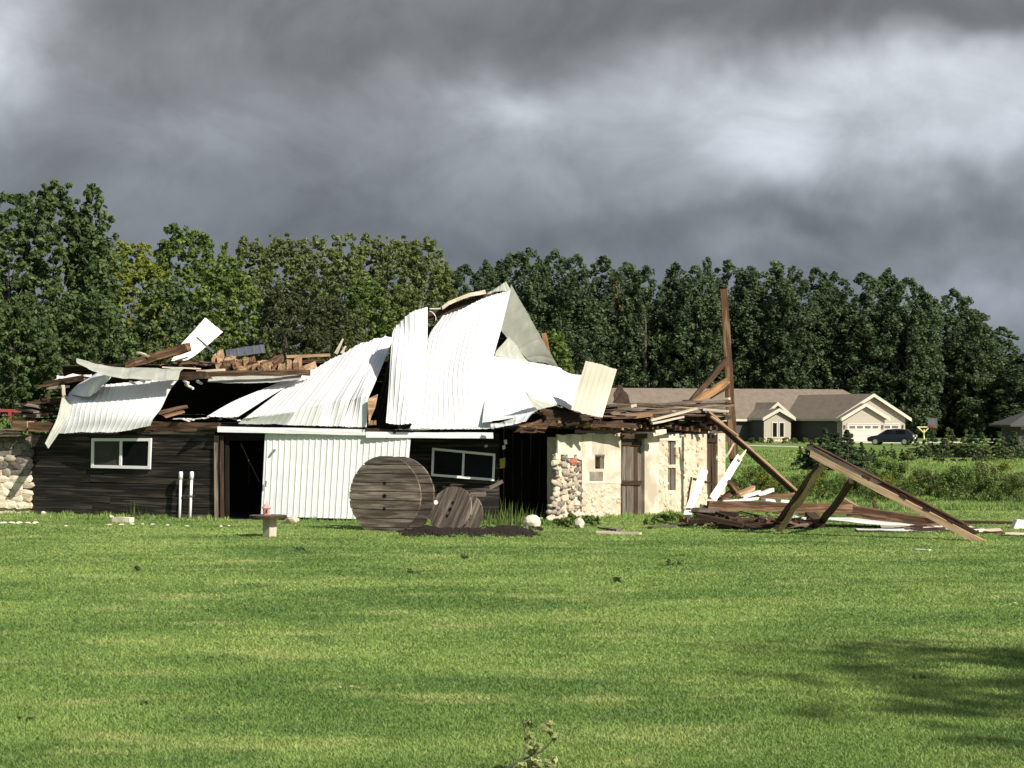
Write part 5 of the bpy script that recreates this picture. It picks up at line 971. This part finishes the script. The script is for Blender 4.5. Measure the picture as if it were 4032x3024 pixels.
# poplar shelter belt behind the house
tops = [(1830, 1048, 130), (1915, 1032, 120), (2030, 1000, 150), (2085, 985, 130), (2185, 990, 150), (2265, 1008, 130), (2375, 1016, 150), (2470, 1040, 140), (2540, 1050, 120), (2665, 1042, 140), (2745, 1052, 120), (2786, 1020, 70), (2868, 1032, 150), (2955, 1056, 120),
        (3048, 1036, 140), (3125, 1056, 120), (3215, 1060, 130), (3290, 1076, 120), (3400, 1080, 150), (3495, 1064, 130), (3575, 1100, 120), (3655, 1165, 120), (3752, 1142, 140), (3850, 1228, 130), (3945, 1290, 130), (4040, 1400, 140)]
for i, (px, top, w) in enumerate(tops):
    Y = 232 + (i * 7 % 5) * 2.2; loc, h = at_top(px, top, Y); pr = proto('poplar', 20.0, 5.6, 22000, .18, 50 + i % 6, lf_dark, .02)
    k = w * 1.75 * Y / F / 5.6; plant('poplar_tree', pr, loc, 'dark green poplar number %s from the left in the belt behind the house' % ['one', 'two', 'three', 'four', 'five', 'six', 'seven', 'eight', 'nine', 'ten', 'eleven', 'twelve', 'thirteen', 'fourteen', 'fifteen', 'sixteen', 'seventeen', 'eighteen', 'nineteen', 'twenty', 'twenty one', 'twenty two', 'twenty three', 'twenty four', 'twenty five', 'twenty six'][i], 'poplar', 'poplar belt', yaw=i * 1.9, s=(k, k, h / 20.0))
for i in range(20):                                       # lower trees filling the belt between the trunks
    px = 1800 + i * 118; Y = 243 + (i % 3) * 3; loc, h = at_top(px, np.interp(px, [1800, 3500, 4040], [1180, 1200, 1480]) + (i * 37 % 60), Y); pr = proto('poplar', 16.0, 6.0, 10000, .28, 60 + i % 3, lf_dark, .01)
    plant('poplar_tree', pr, loc, 'lower dark poplar showing between the trunks of the front row', 'poplar', 'back row of the poplar belt', yaw=i * 2.3, s=(1.35, 1.2, h / 16.0))
T('poplar', 2424, 1098, 236, 70, lf_brown, 'sparse brownish dying poplar in the belt', 520, .2, 71, 'dying_poplar', base=.6)
# young conifers and shrubs in the field
r2 = random.Random(5)
for i in range(17):
    px = 3125 + i * 20 + r2.uniform(-12, 12); Y = 96 + r2.uniform(-4, 8); top = np.interp(px, [3125, 3240, 3330, 3460], [1790, 1700, 1690, 1800]) + r2.uniform(-14, 22)
    loc, h = at_top(px, top, Y); pr = proto('fir', 2.0, 1.0, 5200, .042, 80 + i % 3, lf_fir); k = h / 2.0; plant('young_spruce', pr, loc, 'young dark spruce in the clump before the garage', 'spruce', 'spruce clump before the garage', r2.uniform(0, 6), (k * 1.75, k * 1.75, k))
for i in range(26):
    px = 3430 + i * 25 + r2.uniform(-10, 10); Y = 116 + r2.uniform(-6, 10); top = np.interp(px, [3430, 3560, 3700, 3800, 4040], [1765, 1740, 1690, 1670, 1690]) + r2.uniform(-6, 50)
    loc, h = at_top(px, top, Y); pr = proto('fir', 2.0, 1.0, 5200, .042, 80 + i % 3, lf_fir if i % 3 else lf_olive); k = h / 2.0; plant('young_spruce', pr, loc, 'young spruce in the row beside the driveway', 'spruce', 'spruce row beside the driveway', r2.uniform(0, 6), (k * 1.8, k * 1.8, k))
for i in range(60):
    px = 2900 + i * 19.6 + r2.uniform(-12, 12); Y = 61 + r2.uniform(-2.5, 6); top = np.interp(px, [2900, 3000, 3100, 3200, 3500, 4040], [1900, 1850, 1890, 1880, 1850, 1860]) + r2.choice([r2.uniform(-45, 5), r2.uniform(0, 45)])
    loc, h = at_top(px, top, Y); pr = proto('shrub', 1.3, 1.2, 2100, .034, 90 + i % 5, [lf_weed, lf_green, lf_weed, lf_olive, lf_weed, lf_yel][i * 7 % 6]); k = max(.5, h / 1.3); plant('shrub', pr, loc, 'leafy shrub in the overgrown row beyond the debris', 'shrub', 'shrub row beyond the debris', r2.uniform(0, 6), (k * 1.1, k * 1.1, k), 'stems', 'leaves')
for i in range(9):
    px = 2915 + i * 42 + r2.uniform(-10, 10); Y = 186 + r2.uniform(0, 3); loc, h = at_top(px, 1722 + r2.uniform(-6, 8), Y); pr = proto('shrub', 1.3, 1.2, 900, .09, 94, lf_green); k = max(.5, h / 1.3)
    plant('garden_shrub', pr, loc, 'low garden shrub before the house front', 'shrub', 'garden shrubs before the house', r2.uniform(0, 6), (k * 1.3, k * 1.3, k), 'stems', 'leaves')
for i in range(5):
    px = -40 + i * 34; loc, h = at_top(px, 1640 + r2.uniform(-10, 10), 59); pr = proto('shrub', 1.3, 1.2, 1500, .045, 90 + i % 4, lf_weed); k = h / 1.3; plant('shrub', pr, loc, 'green shrub behind the left stone wall', 'shrub', 'shrubs behind the left wall', r2.uniform(0, 6), (k * .7, k * .7, k), 'stems', 'leaves')
# weeds and leafy plants before the barn
def weed(px, py, h, n, label, group, w=.025, leaf=None, spread=.18):
    c = G(px, py); X = RNG.normal(c.x, spread, n); Y = RNG.normal(c.y, spread * .5, n); V = blades(X, Y, RNG.uniform(.35, 1.0, n) * h, np.full(n, w), .35); V -= np.array([c.x, c.y, 0]); return tag(tri_mesh('tall_weed', V, leaf or lf_weed, M=Matrix.Translation(Vector((c.x, c.y, 0)))), label, 'weed', group)
for i, (px, h) in enumerate(((1935, .45), (1990, .75), (2010, .62), (2050, .45), (2085, .6), (2115, .42), (1965, .35), (2030, .38))): weed(px, 2062 + i % 3 * 4, h, 26, 'tall grassy weed before the dark opening', 'tall weeds before the opening', .028)
for i, (px, h) in enumerate(((240, .12), (330, .2), (372, .28), (410, .22), (515, .55), (560, .3), (612, .2), (690, .12), (140, .15))): weed(px, 2046, h, 22, 'weed tuft at the foot of the plank front', 'weeds under the plank front')
def leafy(px, py, w, h, n, label, leaf=lf_weed, size=.06, group=None, name='leafy_plant'):
    c = G(px, py); k = 6; C_ = np.stack([RNG.uniform(-w / 2, w / 2, k), RNG.uniform(-w / 4, w / 4, k), RNG.uniform(.2, .8, k) * h], 1); V = leaf_quads(C_, np.full((k, 3), w * .22) * np.array([1, .8, h / w + .3]), n // k, size); V[:, :, 2] = np.maximum(V[:, :, 2], .01)
    return tag(tri_mesh(name, V, leaf, nper=4, M=Matrix.Translation(c)), label, 'plant', group)
for i, (px, py) in enumerate(((2232, 2070), (2262, 2062), (2312, 2064), (2340, 2072), (2205, 2080))): leafy(px, py, .32, .25, 120, 'leafy green plant around the yellowish boulder', group='plants around the yellowish boulder')
for i, (px, py) in enumerate(((2600, 2056), (2632, 2052), (2664, 2050), (2560, 2066), (2712, 2062))): leafy(px, py, .3, .2, 110, 'leafy green plant at the foot of the narrow boarded window', group='plants at the stone wall foot')
# torn-off leaves on the lawn
lab = ['dark torn leaf clump right of the low table', 'dark torn leaf clump in the middle of the lawn', 'largest dark torn leaf clump below the plank door', 'dark sprig below the soil heap', 'small dark sprig below the stone corner', 'dark leaf lying at the lower left of the lawn', 'flat leaf at the left edge of the lawn', 'dark sprig in the shaded lawn at the right', 'small leaf clump left of the low table']
for i, (px, py, w) in enumerate(((1190, 2172, 42), (1632, 2258, 52), (2655, 2228, 62), (1832, 2202, 50), (2430, 2296, 40), (572, 2778, 30), (100, 2840, 60), (3612, 2674, 60), (540, 2250, 16))):
    leafy(px, py, w * GY(py) / F * .9, .10 if py < 2500 else .04, 48 if py < 2500 else 18, lab[i], lf_cotton, .035, name='torn_sprig')
for i, (px, py) in enumerate(((2862, 2152), (2900, 2158), (2900, 2205), (2800, 2120), (2805, 2520), (1340, 2722), (1400, 2716), (1560, 2712), (1895, 2760), (3130, 2180), (3990, 2385))): leafy(px, py, .10, .05, 14, 'small pale torn leaf lying on the lawn', lf_pale, .022, 'pale leaves scattered on the lawn', 'pale_leaf')
# broken branch at the bottom of the picture
bc = G(2000, 3060); br_ = empty('fallen_branch', bc, 'fallen twig with pale young leaves at the bottom of the picture', 'branch'); s0 = bc.y / F
def bp(px, py, dy=0.0): v = P(px, py, bc.y + dy); return v
b = MB(); b.tube([bp(1905, 3075), bp(2000, 3024), bp(2060, 2985), bp(2072, 2900), bp(2050, 2820)], [.014, .012, .009, .005, .003], 6); b.tube([bp(2062, 2990), bp(2130, 2960), bp(2185, 2905), bp(2225, 2918)], [.008, .007, .005, .003], 6); b.tube([bp(2072, 2900), bp(2062, 2850), bp(2046, 2815)], [.004, .003, .002], 5); b.tube([bp(2185, 2905), bp(2178, 2880), bp(2156, 2838)], [.005, .003, .002], 5); b.build('twig', m_bark, br_, True)
CL = [(2092, 2900, 18), (2100, 2935, 18), (2120, 2940, 14), (2096, 2960, 14), (2150, 2870, 20), (2170, 2885, 18), (2188, 2900, 14), (2165, 2850, 14), (2105, 2985, 20), (2120, 3010, 22), (2160, 3005, 20), (2185, 2990, 14), (2085, 3010, 18), (2060, 3015, 16), (2078, 2852, 12), (2110, 3030, 22), (2180, 3020, 14)]
C_ = np.array([tuple(bp(a, c, ru(-.03, .03)) - bc) for a, c, r in CL]); R_ = np.array([[r * s0] * 3 for a, c, r in CL]); link(bpy.data.objects.new('leaves', (lambda o: (o.data, bpy.data.objects.remove(o))[0])(tri_mesh('leaves', leaf_quads(C_, R_, 26, .026, shell=.1), lf_pale, nper=4))), br_, Matrix.Translation(bc))
V = leaf_quads(np.array([tuple(bp(a, c) - bc) for a, c in ((2080, 2850), (2094, 2858), (1960, 3020), (1900, 3020), (2075, 2905))]), np.full((5, 3), .018), 12, .014, shell=.1); o_t = tri_mesh('dark_leaves', V, lf_cotton, nper=4); md = o_t.data; bpy.data.objects.remove(o_t); link(bpy.data.objects.new('dark_leaves', md), br_, Matrix.Translation(bc))
# the garden tree right of the photographer whose shade lies on the lawn
plant('garden_tree', proto('round', 22.0, 9.5, 4600, .16, 99, lf_green, .52), (24.4, .4, 0), 'garden tree right of the camera that shades the lower right lawn', 'tree')
